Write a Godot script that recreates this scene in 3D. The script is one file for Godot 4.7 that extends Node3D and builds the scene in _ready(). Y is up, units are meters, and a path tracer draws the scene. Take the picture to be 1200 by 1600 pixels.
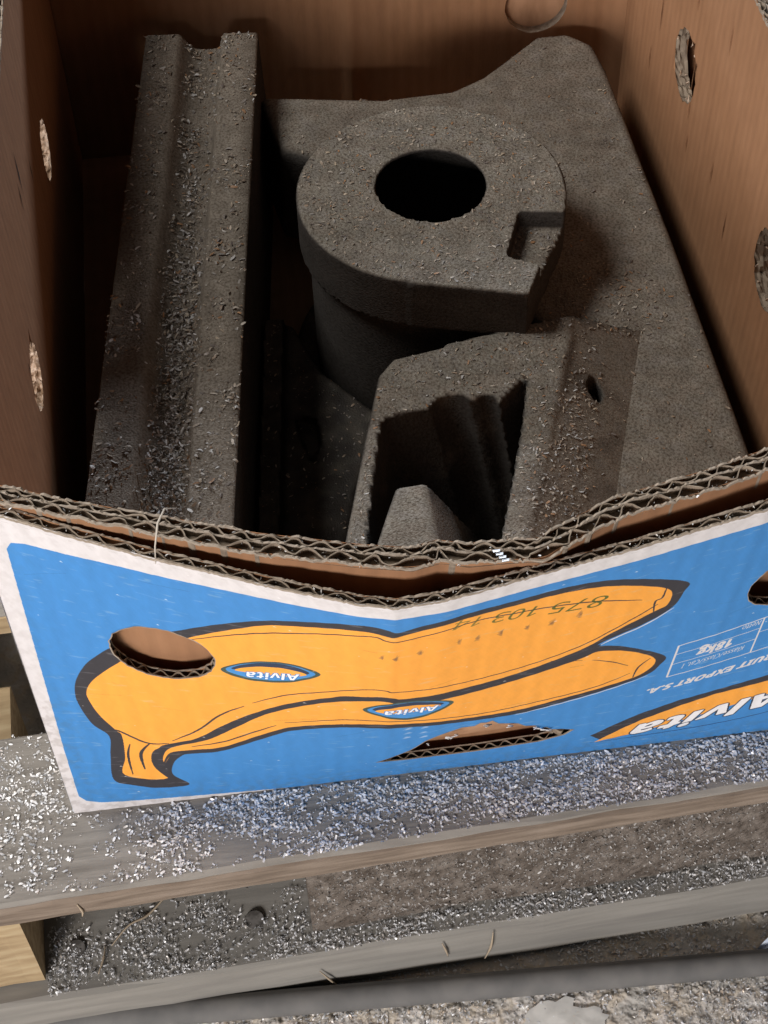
extends Node3D

# ---------------------------------------------------------------- helpers
var rng := RandomNumberGenerator.new()
var M := {}
var names := {}


func put(o: Node, called: String, parent: Node = null) -> Node:
	o.name = called
	(parent if parent else self).add_child(o, true)
	return o


func numbered(called: String) -> String:
	var n: int = names.get(called, 0)
	names[called] = n + 1
	return called if n == 0 else "%s_%03d" % [called, n]


func thing(called: String, label: String, category: String, group := "") -> Node3D:
	var o := Node3D.new()
	put(o, numbered(called))
	return tag(o, label, category, group)


func tag(o: Node3D, label: String, category: String, group := "", kind := "") -> Node3D:
	if label: o.set_meta("label", label)
	if category: o.set_meta("category", category)
	if group: o.set_meta("group", group)
	if kind: o.set_meta("kind", kind)
	return o


func part(called: String, mesh: Mesh, mat: Material, parent: Node = null) -> MeshInstance3D:
	var o := MeshInstance3D.new()
	o.mesh = mesh
	o.material_override = mat
	put(o, called if parent else numbered(called), parent)
	return o


func start(flat := true) -> SurfaceTool:
	var st := SurfaceTool.new()
	st.begin(Mesh.PRIMITIVE_TRIANGLES)
	st.set_smooth_group(-1 if flat else 0)
	return st


func tri(st: SurfaceTool, a: Vector3, b: Vector3, c: Vector3) -> void:
	st.add_vertex(a); st.add_vertex(b); st.add_vertex(c)


func quad(st: SurfaceTool, a: Vector3, b: Vector3, c: Vector3, d: Vector3) -> void:
	tri(st, a, b, c); tri(st, a, c, d)


func done(st: SurfaceTool, normals := true) -> ArrayMesh:
	if normals: st.generate_normals()
	return st.commit()


# a vertical ribbon of paper: a path with a sideways thickness, from its top edge down by depth
func ribbon(st: SurfaceTool, path: PackedVector3Array, thick: float, depth: float, side_of := Vector3.DOWN, lean := 0) -> void:
	var n := path.size()
	var downs := PackedVector3Array()
	for p in path:
		var slope := 0.0
		if lean == 1: slope = interp(p.x, TOP_X, TOP_Z) / 0.24
		elif lean == 2: slope = (interp(p.x, IN_X, IN_Z) + 0.017) / 0.25 * 1.2
		downs.append((side_of + Vector3(0, 0, -slope)) * depth)
	var a := PackedVector3Array(); var b := PackedVector3Array()
	for i in n:
		var d := path[mini(i + 1, n - 1)] - path[maxi(i - 1, 0)]
		var s := d.cross(side_of).normalized() * thick * 0.5
		a.append(path[i] + s); b.append(path[i] - s)
	for i in n - 1:
		quad(st, a[i], b[i], b[i + 1], a[i + 1])
		quad(st, a[i], a[i + 1], a[i + 1] + downs[i + 1], a[i] + downs[i])
		quad(st, b[i + 1], b[i], b[i] + downs[i], b[i + 1] + downs[i + 1])


func along(path: PackedVector3Array, step: float) -> PackedVector3Array:
	var out := PackedVector3Array()
	for i in path.size() - 1:
		var n := maxi(1, ceili(path[i].distance_to(path[i + 1]) / step))
		for k in n: out.append(path[i].lerp(path[i + 1], float(k) / n))
	out.append(path[path.size() - 1])
	return out


# the cut edge of corrugated board: liners and wavy flutes. into = direction into the board, path = edge of the outer liner, normal points from this liner to the other
func cut_edge(liners: SurfaceTool, flutes: SurfaceTool, rough_path: PackedVector3Array, normals: Array, layers: Array, depth: float, into := Vector3.DOWN, ragged := 0.0006, phase := 0.0, lean := 0) -> void:
	var path := along(rough_path, 0.0012)
	var nn := PackedVector3Array()
	for i in path.size():
		var t := path[mini(i + 2, path.size() - 1)] - path[maxi(i - 2, 0)]
		var n := t.cross(into).normalized()
		if n.dot(normals[0]) < 0.0: n = -n
		nn.append(n)
	var noise := FastNoiseLite.new()
	noise.seed = 11 + int(phase * 10.0); noise.frequency = 60.0
	for layer in layers:
		var p := PackedVector3Array()
		var s := phase * 0.01
		for i in path.size():
			if i: s += path[i].distance_to(path[i - 1])
			var scale := in_thick(path[i].x) / 0.0105 if lean == 2 else 1.0
			var off: float = layer[0] * scale
			var jag := noise.get_noise_2d(s, layer[0] * 40.0)
			var fine := noise.get_noise_2d(s * 6.0, layer[0] * 40.0 + 3.0)
			if layer.size() > 1:
				var crush := clampf(1.0 + jag * 0.8, 0.35, 1.08)
				off += layer[1] * scale * crush * sin(TAU * (s + jag * 0.003) / layer[2])
			else:
				off += jag * 0.0004
			p.append(path[i] + nn[i] * off + into * ((jag * 1.2 + fine * 1.3) * ragged * (1.3 if layer.size() == 1 else 0.5)))
		if layer.size() > 1: ribbon(flutes, p, 0.00045, depth, into, lean)
		else: ribbon(liners, p, 0.0008, 0.0016 if layer == layers[0] or layer == layers[layers.size() - 1] else depth, into, lean)


# a sheet added a little below the cut to lighten the dark flutes
func added_fill(st: SurfaceTool, path: PackedVector3Array, across: Vector3, wide: float, deep: float, lean: int) -> void:
	var p := along(path, 0.004)
	for i in p.size() - 1:
		var a := p[i] + Vector3(0, -deep, 0); var b := p[i + 1] + Vector3(0, -deep, 0)
		if lean == 1: a.z -= interp(a.x, TOP_X, TOP_Z) / 0.24 * deep; b.z -= interp(b.x, TOP_X, TOP_Z) / 0.24 * deep
		elif lean == 2: a.z -= 0.2 * deep; b.z -= 0.2 * deep
		var wa := wide if lean != 2 else in_thick(a.x); var wb := wide if lean != 2 else in_thick(b.x)
		quad(st, a, b, b + across * wb, a + across * wa)


# a sheet over (s, t), cut to leave holes, laid out in space by f
func sheet(st: SurfaceTool, s0: float, s1: float, t0: float, t1: float, ns: int, nt: int, holes: Array, f: Callable, flip := false) -> void:
	var boxes := []
	for h in holes:
		var r := Rect2(h[0], Vector2.ZERO)
		for p in h: r = r.expand(p)
		boxes.append(r.grow(0.0005))
	for i in ns:
		for k in nt:
			var a := Vector2(lerpf(s0, s1, float(i) / ns), lerpf(t0, t1, float(k) / nt))
			var b := Vector2(lerpf(s0, s1, float(i + 1) / ns), lerpf(t0, t1, float(k + 1) / nt))
			var polys: Array = [PackedVector2Array([a, Vector2(b.x, a.y), b, Vector2(a.x, b.y)])]
			for h in holes.size():
				if boxes[h].intersects(Rect2(a, b - a)):
					var next := []
					for p in polys: next.append_array(Geometry2D.clip_polygons(p, holes[h]))
					polys = next
			for p in polys:
				var idx := PackedInt32Array([0, 1, 2, 0, 2, 3]) if p.size() == 4 and holes.is_empty() else Geometry2D.triangulate_polygon(p)
				for j in idx.size():
					var q: Vector2 = p[idx[j]] if not flip else p[idx[idx.size() - 1 - j]]
					st.set_uv(Vector2((q.x - s0) / (s1 - s0), 1.0 - (q.y - t0) / (t1 - t0)))
					st.add_vertex(f.call(q.x, q.y))


func circle2(c: Vector2, r: float, n := 40, rough := 0.0) -> PackedVector2Array:
	var out := PackedVector2Array()
	for i in n:
		out.append(c + Vector2.from_angle(TAU * i / n) * (r + rng.randf_range(-rough, rough)))
	return out


# a plank: a profile with worn edges run along x
func plank(size: Vector3, seed_: int, wear := 0.0015, steps := 40) -> ArrayMesh:
	var st := start()
	var noise := FastNoiseLite.new(); noise.seed = seed_; noise.frequency = 14.0
	var c := 0.0022
	var h := size.y / 2; var w := size.z / 2
	var prof := [Vector2(-w + c, h), Vector2(-w * 0.3, h), Vector2(w * 0.3, h), Vector2(w - c, h), Vector2(w, h - c), Vector2(w, 0), Vector2(w, -h + c), Vector2(w - c, -h), Vector2(-w + c, -h), Vector2(-w, -h + c), Vector2(-w, h - c)]
	var rows := []
	for i in steps + 1:
		var x := lerpf(-size.x / 2, size.x / 2, float(i) / steps)
		var row := PackedVector3Array()
		for k in prof.size():
			var j := Vector2(noise.get_noise_2d(x, k * 7.0), noise.get_noise_2d(x + 50.0, k * 7.0)) * wear
			row.append(Vector3(x, prof[k].y + (j.y if k > 3 or k == 0 else j.y * 0.4), prof[k].x + j.x))
		rows.append(row)
	for i in steps:
		for k in prof.size():
			var m := (k + 1) % prof.size()
			quad(st, rows[i][k], rows[i + 1][k], rows[i + 1][m], rows[i][m])
	for k in range(1, prof.size() - 1):
		tri(st, rows[0][0], rows[0][k], rows[0][k + 1])
		tri(st, rows[steps][0], rows[steps][k + 1], rows[steps][k])
	return done(st)


func tube(points: PackedVector3Array, radius: float, sides := 7, taper := false) -> ArrayMesh:
	var st := start(false)
	var rings := []
	var n := points.size()
	for i in n:
		var d := (points[mini(i + 1, n - 1)] - points[maxi(i - 1, 0)]).normalized()
		var u := d.cross(Vector3(0.31, 0.9, 0.2)).normalized()
		var v := d.cross(u)
		var r := radius * (1.0 - 0.6 * absf(2.0 * i / (n - 1) - 1.0) if taper else 1.0)
		var ring := PackedVector3Array()
		for k in sides: ring.append(points[i] + (u * cos(TAU * k / sides) + v * sin(TAU * k / sides)) * r)
		rings.append(ring)
	for i in n - 1:
		for k in sides:
			var m := (k + 1) % sides
			quad(st, rings[i][k], rings[i][m], rings[i + 1][m], rings[i + 1][k])
	for k in range(1, sides - 1):
		tri(st, rings[0][0], rings[0][k + 1], rings[0][k])
		tri(st, rings[n - 1][0], rings[n - 1][k], rings[n - 1][k + 1])
	return done(st)


# ---------------------------------------------------------------- distance fields for the cast parts, meshed as surface nets
func poly_d(p: Vector2, v: PackedVector2Array) -> float:
	var n := v.size()
	var d := p.distance_squared_to(v[0])
	var s := 1.0
	var j := n - 1
	for i in n:
		var e := v[j] - v[i]
		var w := p - v[i]
		var b := w - e * clampf(w.dot(e) / e.dot(e), 0.0, 1.0)
		d = minf(d, b.length_squared())
		var c1 := p.y >= v[i].y; var c2 := p.y < v[j].y; var c3 := e.x * w.y > e.y * w.x
		if (c1 and c2 and c3) or not (c1 or c2 or c3): s = -s
		j = i
	return s * sqrt(d)


func ext(d2: float, y: float, y0: float, y1: float, r: float) -> float:
	var a := d2 + r
	var b := absf(y - (y0 + y1) * 0.5) - (y1 - y0) * 0.5 + r
	return minf(maxf(a, b), 0.0) + Vector2(maxf(a, 0.0), maxf(b, 0.0)).length() - r


func smin(a: float, b: float, k: float) -> float:
	var h := maxf(k - absf(a - b), 0.0) / k
	return minf(a, b) - h * h * k * 0.25


func nets(f: Callable, lo: Vector3, hi: Vector3, cell: float) -> ArrayMesh:
	var n := Vector3i(((hi - lo) / cell).ceil()) + Vector3i.ONE
	var vals := PackedFloat32Array()
	vals.resize(n.x * n.y * n.z)
	var at := 0
	for z in n.z:
		for y in n.y:
			for x in n.x:
				vals[at] = f.call(lo + Vector3(x, y, z) * cell)
				at += 1
	var index := PackedInt32Array()
	index.resize(vals.size()); index.fill(-1)
	var verts := PackedVector3Array(); var norms := PackedVector3Array()
	var sx := 1; var sy := n.x; var sz := n.x * n.y
	var corners := [0, sx, sy, sx + sy, sz, sz + sx, sz + sy, sz + sx + sy]
	var edges := [[0, 1], [2, 3], [4, 5], [6, 7], [0, 2], [1, 3], [4, 6], [5, 7], [0, 4], [1, 5], [2, 6], [3, 7]]
	for z in n.z - 1:
		for y in n.y - 1:
			for x in n.x - 1:
				var o := x + y * sy + z * sz
				var inside := 0
				for c in corners:
					if vals[o + c] < 0.0: inside += 1
				if inside == 0 or inside == 8: continue
				var sum := Vector3.ZERO; var count := 0
				for e in edges:
					var a: float = vals[o + corners[e[0]]]; var b: float = vals[o + corners[e[1]]]
					if (a < 0.0) == (b < 0.0): continue
					var t := a / (a - b)
					var i: int = e[0]; var k: int = e[1]
					sum += Vector3(i & 1, (i >> 1) & 1, i >> 2).lerp(Vector3(k & 1, (k >> 1) & 1, k >> 2), t)
					count += 1
				var p := lo + (Vector3(x, y, z) + sum / count) * cell
				var g := Vector3.UP
				for step in 2:
					var d: float = f.call(p)
					var h := 0.0004
					g = Vector3(f.call(p + Vector3(h, 0, 0)) - d, f.call(p + Vector3(0, h, 0)) - d, f.call(p + Vector3(0, 0, h)) - d) / h
					var gl := maxf(g.length(), 0.2)
					p -= g / (gl * gl) * clampf(d, -cell, cell)
					g /= gl
				index[o] = verts.size()
				verts.append(p); norms.append(g.normalized())
	var tris := PackedInt32Array()
	for z in range(1, n.z - 1):
		for y in range(1, n.y - 1):
			for x in range(1, n.x - 1):
				var o := x + y * sy + z * sz
				var a := vals[o] < 0.0
				for axis in 3:
					var st: int = [sx, sy, sz][axis]
					if a == (vals[o + st] < 0.0): continue
					var u: int = [sy, sz, sx][axis]; var v: int = [sz, sx, sy][axis]
					var q := [index[o], index[o - u], index[o - u - v], index[o - v]]
					if q.has(-1): continue
					if a: tris.append_array(PackedInt32Array([q[0], q[2], q[1], q[0], q[3], q[2]]))
					else: tris.append_array(PackedInt32Array([q[0], q[1], q[2], q[0], q[2], q[3]]))
	var arr := []
	arr.resize(Mesh.ARRAY_MAX)
	# grey-brown dust on whatever faces up; shade painted darker on the other faces
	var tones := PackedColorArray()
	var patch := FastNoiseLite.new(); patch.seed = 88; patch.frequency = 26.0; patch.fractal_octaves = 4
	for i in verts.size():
		var dust_shade := smoothstep(0.3, 0.9, norms[i].y + patch.get_noise_3dv(verts[i]) * 0.5)
		tones.append(Color(0.25, 0.25, 0.26).lerp(Color(1.04, 1.0, 0.95), dust_shade) * (1.0 + patch.get_noise_3dv(verts[i] * 3.0) * 0.16))
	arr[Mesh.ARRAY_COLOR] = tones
	arr[Mesh.ARRAY_VERTEX] = verts; arr[Mesh.ARRAY_NORMAL] = norms; arr[Mesh.ARRAY_INDEX] = tris
	var m := ArrayMesh.new()
	m.add_surface_from_arrays(Mesh.PRIMITIVE_TRIANGLES, arr)
	return m


# height of a field's topmost surface at x, z
func top_of(f: Callable, x: float, z: float, from: float) -> float:
	var y := from
	for i in 60:
		var d: float = f.call(Vector3(x, y, z))
		if d < 0.0004: return y
		y -= d
		if y < 0.0: break
	return -1.0


# ---------------------------------------------------------------- materials
func noise_tex(seed_: int, freq: float, ramp: Array, size := 512, octaves := 4, kind := FastNoiseLite.TYPE_SIMPLEX_SMOOTH) -> NoiseTexture2D:
	var n := FastNoiseLite.new()
	n.seed = seed_; n.frequency = freq; n.noise_type = kind
	n.fractal_octaves = octaves
	if kind == FastNoiseLite.TYPE_CELLULAR: n.fractal_type = FastNoiseLite.FRACTAL_NONE
	var t := NoiseTexture2D.new()
	t.width = size; t.height = size; t.seamless = true; t.noise = n
	var g := Gradient.new()
	var off := PackedFloat32Array(); var col := PackedColorArray()
	for i in ramp.size():
		off.append(ramp[i][0]); col.append(ramp[i][1])
	g.offsets = off; g.colors = col
	t.color_ramp = g
	return t


func bump_tex(seed_: int, freq: float, strength: float, size := 512, octaves := 4) -> NoiseTexture2D:
	var n := FastNoiseLite.new()
	n.seed = seed_; n.frequency = freq; n.fractal_octaves = octaves
	var t := NoiseTexture2D.new()
	t.width = size; t.height = size; t.seamless = true; t.noise = n
	t.as_normal_map = true; t.bump_strength = strength
	return t


func surface(tex: Texture2D, scale: Vector3, rough := 0.9, normal: Texture2D = null, nscale := 1.0, world := false) -> StandardMaterial3D:
	var m := StandardMaterial3D.new()
	m.albedo_texture = tex
	m.roughness = rough
	m.uv1_triplanar = true; m.uv1_world_triplanar = world
	m.uv1_scale = scale
	m.metallic_specular = 0.3
	if normal:
		m.normal_enabled = true; m.normal_texture = normal; m.normal_scale = nscale
	return m


func detail(m: StandardMaterial3D, tex: Texture2D, mask: Texture2D, scale: Vector3) -> void:
	m.detail_enabled = true; m.detail_albedo = tex; m.detail_mask = mask
	m.detail_blend_mode = BaseMaterial3D.BLEND_MODE_MUL
	m.uv2_triplanar = true; m.uv2_scale = scale
	m.detail_uv_layer = BaseMaterial3D.DETAIL_UV_2


func materials() -> void:
	# kraft board: streaks that run up the sheet
	var kraft := noise_tex(3, 0.012, [[0.15, Color(0.60, 0.45, 0.34)], [0.45, Color(0.62, 0.465, 0.35)], [0.6, Color(0.625, 0.47, 0.355)], [0.9, Color(0.64, 0.485, 0.37)]], 512, 6)
	M.kraft = surface(kraft, Vector3(9, 3.6, 9), 0.85, bump_tex(4, 0.03, 1.5), 0.25)
	# wash-board shading of the flutes under the liner, painted as faint lines
	var lines := Image.create(256, 256, false, Image.FORMAT_RGBA8)
	rng.seed = 77
	var fleck := FastNoiseLite.new(); fleck.seed = 19; fleck.frequency = 0.09
	for x in 256:
		var band := 0.975 + 0.02 * sin(TAU * x / 16.0) + rng.randf_range(-0.012, 0.008)
		for y in 256:
			var v := clampf(band + fleck.get_noise_2d(x * 2.0, y * 0.5) * 0.02, 0.0, 1.0)
			lines.set_pixel(x, y, Color(v, v * 0.995, v * 0.985))
	detail(M.kraft, ImageTexture.create_from_image(lines), null, Vector3(7.2, 7.2, 7.2))
	M.kraft_pale = surface(noise_tex(5, 0.02, [[0.2, Color(0.62, 0.47, 0.36)], [0.8, Color(0.72, 0.56, 0.44)]], 256, 5), Vector3(12, 4, 12), 0.9)
	var grey_paper := noise_tex(6, 0.05, [[0.2, Color(0.52, 0.475, 0.425)], [0.5, Color(0.59, 0.545, 0.495)], [0.8, Color(0.65, 0.605, 0.555)]], 512, 5)
	M.paper = surface(grey_paper, Vector3(9, 9, 9), 0.95)
	M.flute = surface(noise_tex(7, 0.05, [[0.2, Color(0.45, 0.40, 0.35)], [0.5, Color(0.53, 0.48, 0.425)], [0.8, Color(0.60, 0.55, 0.49)]], 256, 5), Vector3(9, 9, 9), 0.95)
	M.torn = surface(noise_tex(8, 0.06, [[0.25, Color(0.5, 0.4, 0.32)], [0.5, Color(0.72, 0.63, 0.55)], [0.75, Color(0.86, 0.79, 0.73)]], 256, 5), Vector3(12, 12, 12), 0.95, bump_tex(9, 0.05, 6.0, 256), 1.0)
	M.white_paper = surface(noise_tex(12, 0.03, [[0.2, Color(0.76, 0.74, 0.73)], [0.7, Color(0.87, 0.86, 0.86)]], 256, 4), Vector3(8, 8, 8), 0.9)
	# sand-cast iron, dusty
	var grain := bump_tex(21, 0.3, 1.8, 512, 2)
	M.iron = surface(noise_tex(20, 0.02, [[0.2, Color(0.465, 0.45, 0.43)], [0.45, Color(0.495, 0.48, 0.46)], [0.6, Color(0.51, 0.495, 0.475)], [0.8, Color(0.54, 0.525, 0.505)]], 512, 6), Vector3(5, 5, 5), 0.85, grain, 0.7)
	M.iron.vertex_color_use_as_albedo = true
	detail(M.iron, noise_tex(22, 0.14, [[0.2, Color(0.72, 0.70, 0.68)], [0.5, Color(0.95, 0.94, 0.93)], [0.72, Color(1, 1, 1)]], 512, 3), null, Vector3(6.3, 6.3, 6.3))
	M.shaded_iron = surface(noise_tex(24, 0.02, [[0.2, Color(0.20, 0.19, 0.185)], [0.5, Color(0.25, 0.24, 0.23)], [0.8, Color(0.32, 0.305, 0.285)]], 512, 6), Vector3(5, 5, 5), 0.6, grain, 0.7)  # darker copy of the iron for sheltered parts, shade put into the colour
	M.shaded_iron.vertex_color_use_as_albedo = true
	# weathered pallet wood: grain along x
	var grey := noise_tex(30, 0.012, [[0.15, Color(0.47, 0.455, 0.435)], [0.4, Color(0.52, 0.505, 0.485)], [0.6, Color(0.54, 0.525, 0.505)], [0.85, Color(0.57, 0.555, 0.535)]], 512, 6)
	M.wood = surface(grey, Vector3(1.6, 16, 16), 0.9, bump_tex(31, 0.03, 3.0), 0.6)
	M.edge_wood = surface(noise_tex(32, 0.014, [[0.15, Color(0.42, 0.375, 0.335)], [0.45, Color(0.485, 0.435, 0.39)], [0.8, Color(0.55, 0.50, 0.455)]], 512, 6), Vector3(2.2, 26, 26), 0.9, bump_tex(33, 0.03, 3.0), 0.5)
	M.runner = surface(noise_tex(34, 0.012, [[0.15, Color(0.50, 0.49, 0.475)], [0.5, Color(0.535, 0.525, 0.505)], [0.85, Color(0.57, 0.56, 0.54)]], 512, 5), Vector3(1.3, 14, 14), 0.9, bump_tex(35, 0.02, 2.0), 0.4)
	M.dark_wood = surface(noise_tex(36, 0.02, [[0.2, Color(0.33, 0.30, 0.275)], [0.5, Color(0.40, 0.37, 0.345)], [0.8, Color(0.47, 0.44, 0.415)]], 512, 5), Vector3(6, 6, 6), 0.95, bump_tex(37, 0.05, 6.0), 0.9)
	M.new_wood = surface(noise_tex(38, 0.012, [[0.15, Color(0.58, 0.50, 0.39)], [0.5, Color(0.65, 0.57, 0.45)], [0.85, Color(0.70, 0.63, 0.51)]], 512, 5), Vector3(3, 20, 20), 0.85)
	M.nail = surface(noise_tex(39, 0.04, [[0.3, Color(0.30, 0.29, 0.28)], [0.7, Color(0.42, 0.41, 0.40)]], 128, 3), Vector3(30, 30, 30), 0.6)
	M.floor = surface(noise_tex(40, 0.018, [[0.2, Color(0.74, 0.73, 0.71)], [0.42, Color(0.79, 0.77, 0.74)], [0.55, Color(0.81, 0.77, 0.71)], [0.65, Color(0.82, 0.80, 0.78)], [0.85, Color(0.85, 0.84, 0.82)]], 512, 6), Vector3(3.4, 3.4, 3.4), 0.9, bump_tex(41, 0.05, 6.0), 0.8)
	M.paint = surface(noise_tex(42, 0.03, [[0.3, Color(0.78, 0.78, 0.77)], [0.7, Color(0.88, 0.88, 0.87)]], 256, 4), Vector3(7, 7, 7), 0.8)
	M.steel = surface(noise_tex(43, 0.03, [[0.2, Color(0.39, 0.39, 0.39)], [0.8, Color(0.46, 0.455, 0.45)]], 256, 5), Vector3(5, 5, 5), 0.75)
	M.straw = StandardMaterial3D.new()
	M.straw.albedo_color = Color(0.66, 0.60, 0.52); M.straw.roughness = 0.8
	M.fibre = StandardMaterial3D.new()
	M.fibre.albedo_color = Color(0.72, 0.69, 0.65); M.fibre.roughness = 0.7
	M.scrape = StandardMaterial3D.new()
	M.scrape.albedo_color = Color(0.17, 0.12, 0.10); M.scrape.roughness = 0.9
	M.plastic = StandardMaterial3D.new()
	M.plastic.albedo_color = Color(0.80, 0.84, 0.90); M.plastic.roughness = 0.35
	M.chip = StandardMaterial3D.new()
	M.chip.vertex_color_use_as_albedo = true
	M.chip.metallic = 0.1; M.chip.roughness = 0.33
	M.dull_chip = StandardMaterial3D.new()
	M.dull_chip.vertex_color_use_as_albedo = true
	M.dull_chip.roughness = 0.6


# ---------------------------------------------------------------- the print on the front panel
const PX := 5120.0   # pixels to a metre
var pic: Image
const INK := Color8(58, 57, 62)
const BLUE := Color8(66, 133, 198)
const YELLOW := Color8(241, 165, 70)
const WHITE := Color8(211, 208, 210)


func mm(list: Array) -> PackedVector2Array:
	var out := PackedVector2Array()
	for i in range(0, list.size(), 2): out.append(Vector2(list[i], list[i + 1]))
	return out


func to_px(p: Vector2) -> Vector2:
	return Vector2((p.x + 200.0) * PX / 1000.0, (240.0 - p.y) * PX / 1000.0)


func soft(p: PackedVector2Array, closed: bool) -> PackedVector2Array:
	var out := PackedVector2Array()
	var n := p.size()
	for i in (n if closed else n - 1):
		var a := p[(i - 1 + n) % n] if closed else p[maxi(i - 1, 0)]
		var b := p[i]; var c := p[(i + 1) % n]
		var d := p[(i + 2) % n] if closed else p[mini(i + 2, n - 1)]
		for k in 6: out.append(b.cubic_interpolate(c, a, d, k / 6.0))
	if not closed: out.append(p[n - 1])
	return out


func fill_px(v: PackedVector2Array, c: Color) -> void:
	var r := Rect2(v[0], Vector2.ZERO)
	for p in v: r = r.expand(p)
	for y in range(maxi(0, int(r.position.y)), mini(pic.get_height(), int(r.end.y) + 1)):
		var xs := []
		var fy := y + 0.5
		var j := v.size() - 1
		for i in v.size():
			if (v[i].y > fy) != (v[j].y > fy):
				xs.append(v[i].x + (fy - v[i].y) / (v[j].y - v[i].y) * (v[j].x - v[i].x))
			j = i
		xs.sort()
		for k in range(0, xs.size() - 1, 2):
			var x0 := int(round(xs[k])); var x1 := int(round(xs[k + 1]))
			if x1 > x0: 
				if c.a >= 1.0: pic.fill_rect(Rect2i(x0, y, x1 - x0, 1), c)
				else:
					for x in range(maxi(x0, 0), mini(x1, pic.get_width())): pic.set_pixel(x, y, pic.get_pixel(x, y).lerp(Color(c, 1.0), c.a))


func fill(list: Array, c: Color, smooth := true) -> void:
	var p := mm(list)
	if smooth: p = soft(p, true)
	var v := PackedVector2Array()
	for q in p: v.append(to_px(q))
	fill_px(v, c)


func stroke(list: Array, width: float, c: Color, smooth := true) -> void:
	var p := mm(list)
	if smooth: p = soft(p, false)
	var l := PackedVector2Array(); var r := PackedVector2Array()
	for i in p.size():
		var d := (p[mini(i + 1, p.size() - 1)] - p[maxi(i - 1, 0)]).normalized().orthogonal() * width * 0.5
		var end := clampf(minf(i, p.size() - 1 - i) / 5.0, 0.0, 1.0) * 0.6 + 0.4 if smooth else 1.0
		l.append(to_px(p[i] + d * end)); r.append(to_px(p[i] - d * end))
	r.reverse()
	l.append_array(r)
	fill_px(l, c)


# words: from = start of the base line in mm, u = along the line for the whole word, v = height of a capital
func words(what: String, from: Vector2, u: Vector2, v: Vector2, c: Color, weight := 700, grow := 0.0) -> void:
	var font := SystemFont.new()
	font.font_names = PackedStringArray(["Droid Sans"]); font.font_weight = weight
	var tm := TextMesh.new()
	tm.text = what; tm.font = font; tm.font_size = 64; tm.depth = 0.0; tm.pixel_size = 0.01
	var arr := tm.get_mesh_arrays()
	var vv: PackedVector3Array = arr[Mesh.ARRAY_VERTEX]
	var idx: PackedInt32Array = arr[Mesh.ARRAY_INDEX] if arr[Mesh.ARRAY_INDEX] != null else PackedInt32Array()
	if vv.is_empty(): return
	if idx.is_empty():
		for i in vv.size(): idx.append(i)
	var lo := 1e9; var hi := -1e9; var base := 1e9; var cap := -1e9
	for p in vv:
		lo = minf(lo, p.x); hi = maxf(hi, p.x); base = minf(base, p.y); cap = maxf(cap, p.y)
	if what.contains("g") or what.contains("Q"): base += (cap - base) * 0.24
	var jumps := [Vector2.ZERO]
	if grow > 0.0: jumps = [Vector2(grow, 0), Vector2(-grow, 0), Vector2(0, grow), Vector2(0, -grow), Vector2(grow, grow) * 0.7, Vector2(-grow, grow) * 0.7, Vector2(grow, -grow) * 0.7, Vector2(-grow, -grow) * 0.7]
	for j in jumps:
		for i in range(0, idx.size(), 3):
			var t := PackedVector2Array()
			for k in 3:
				var p := vv[idx[i + k]]
				t.append(to_px(from + u * (p.x - lo) / (hi - lo) + v * (p.y - base) / (cap - base) + j))
			fill_px(t, c)


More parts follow.
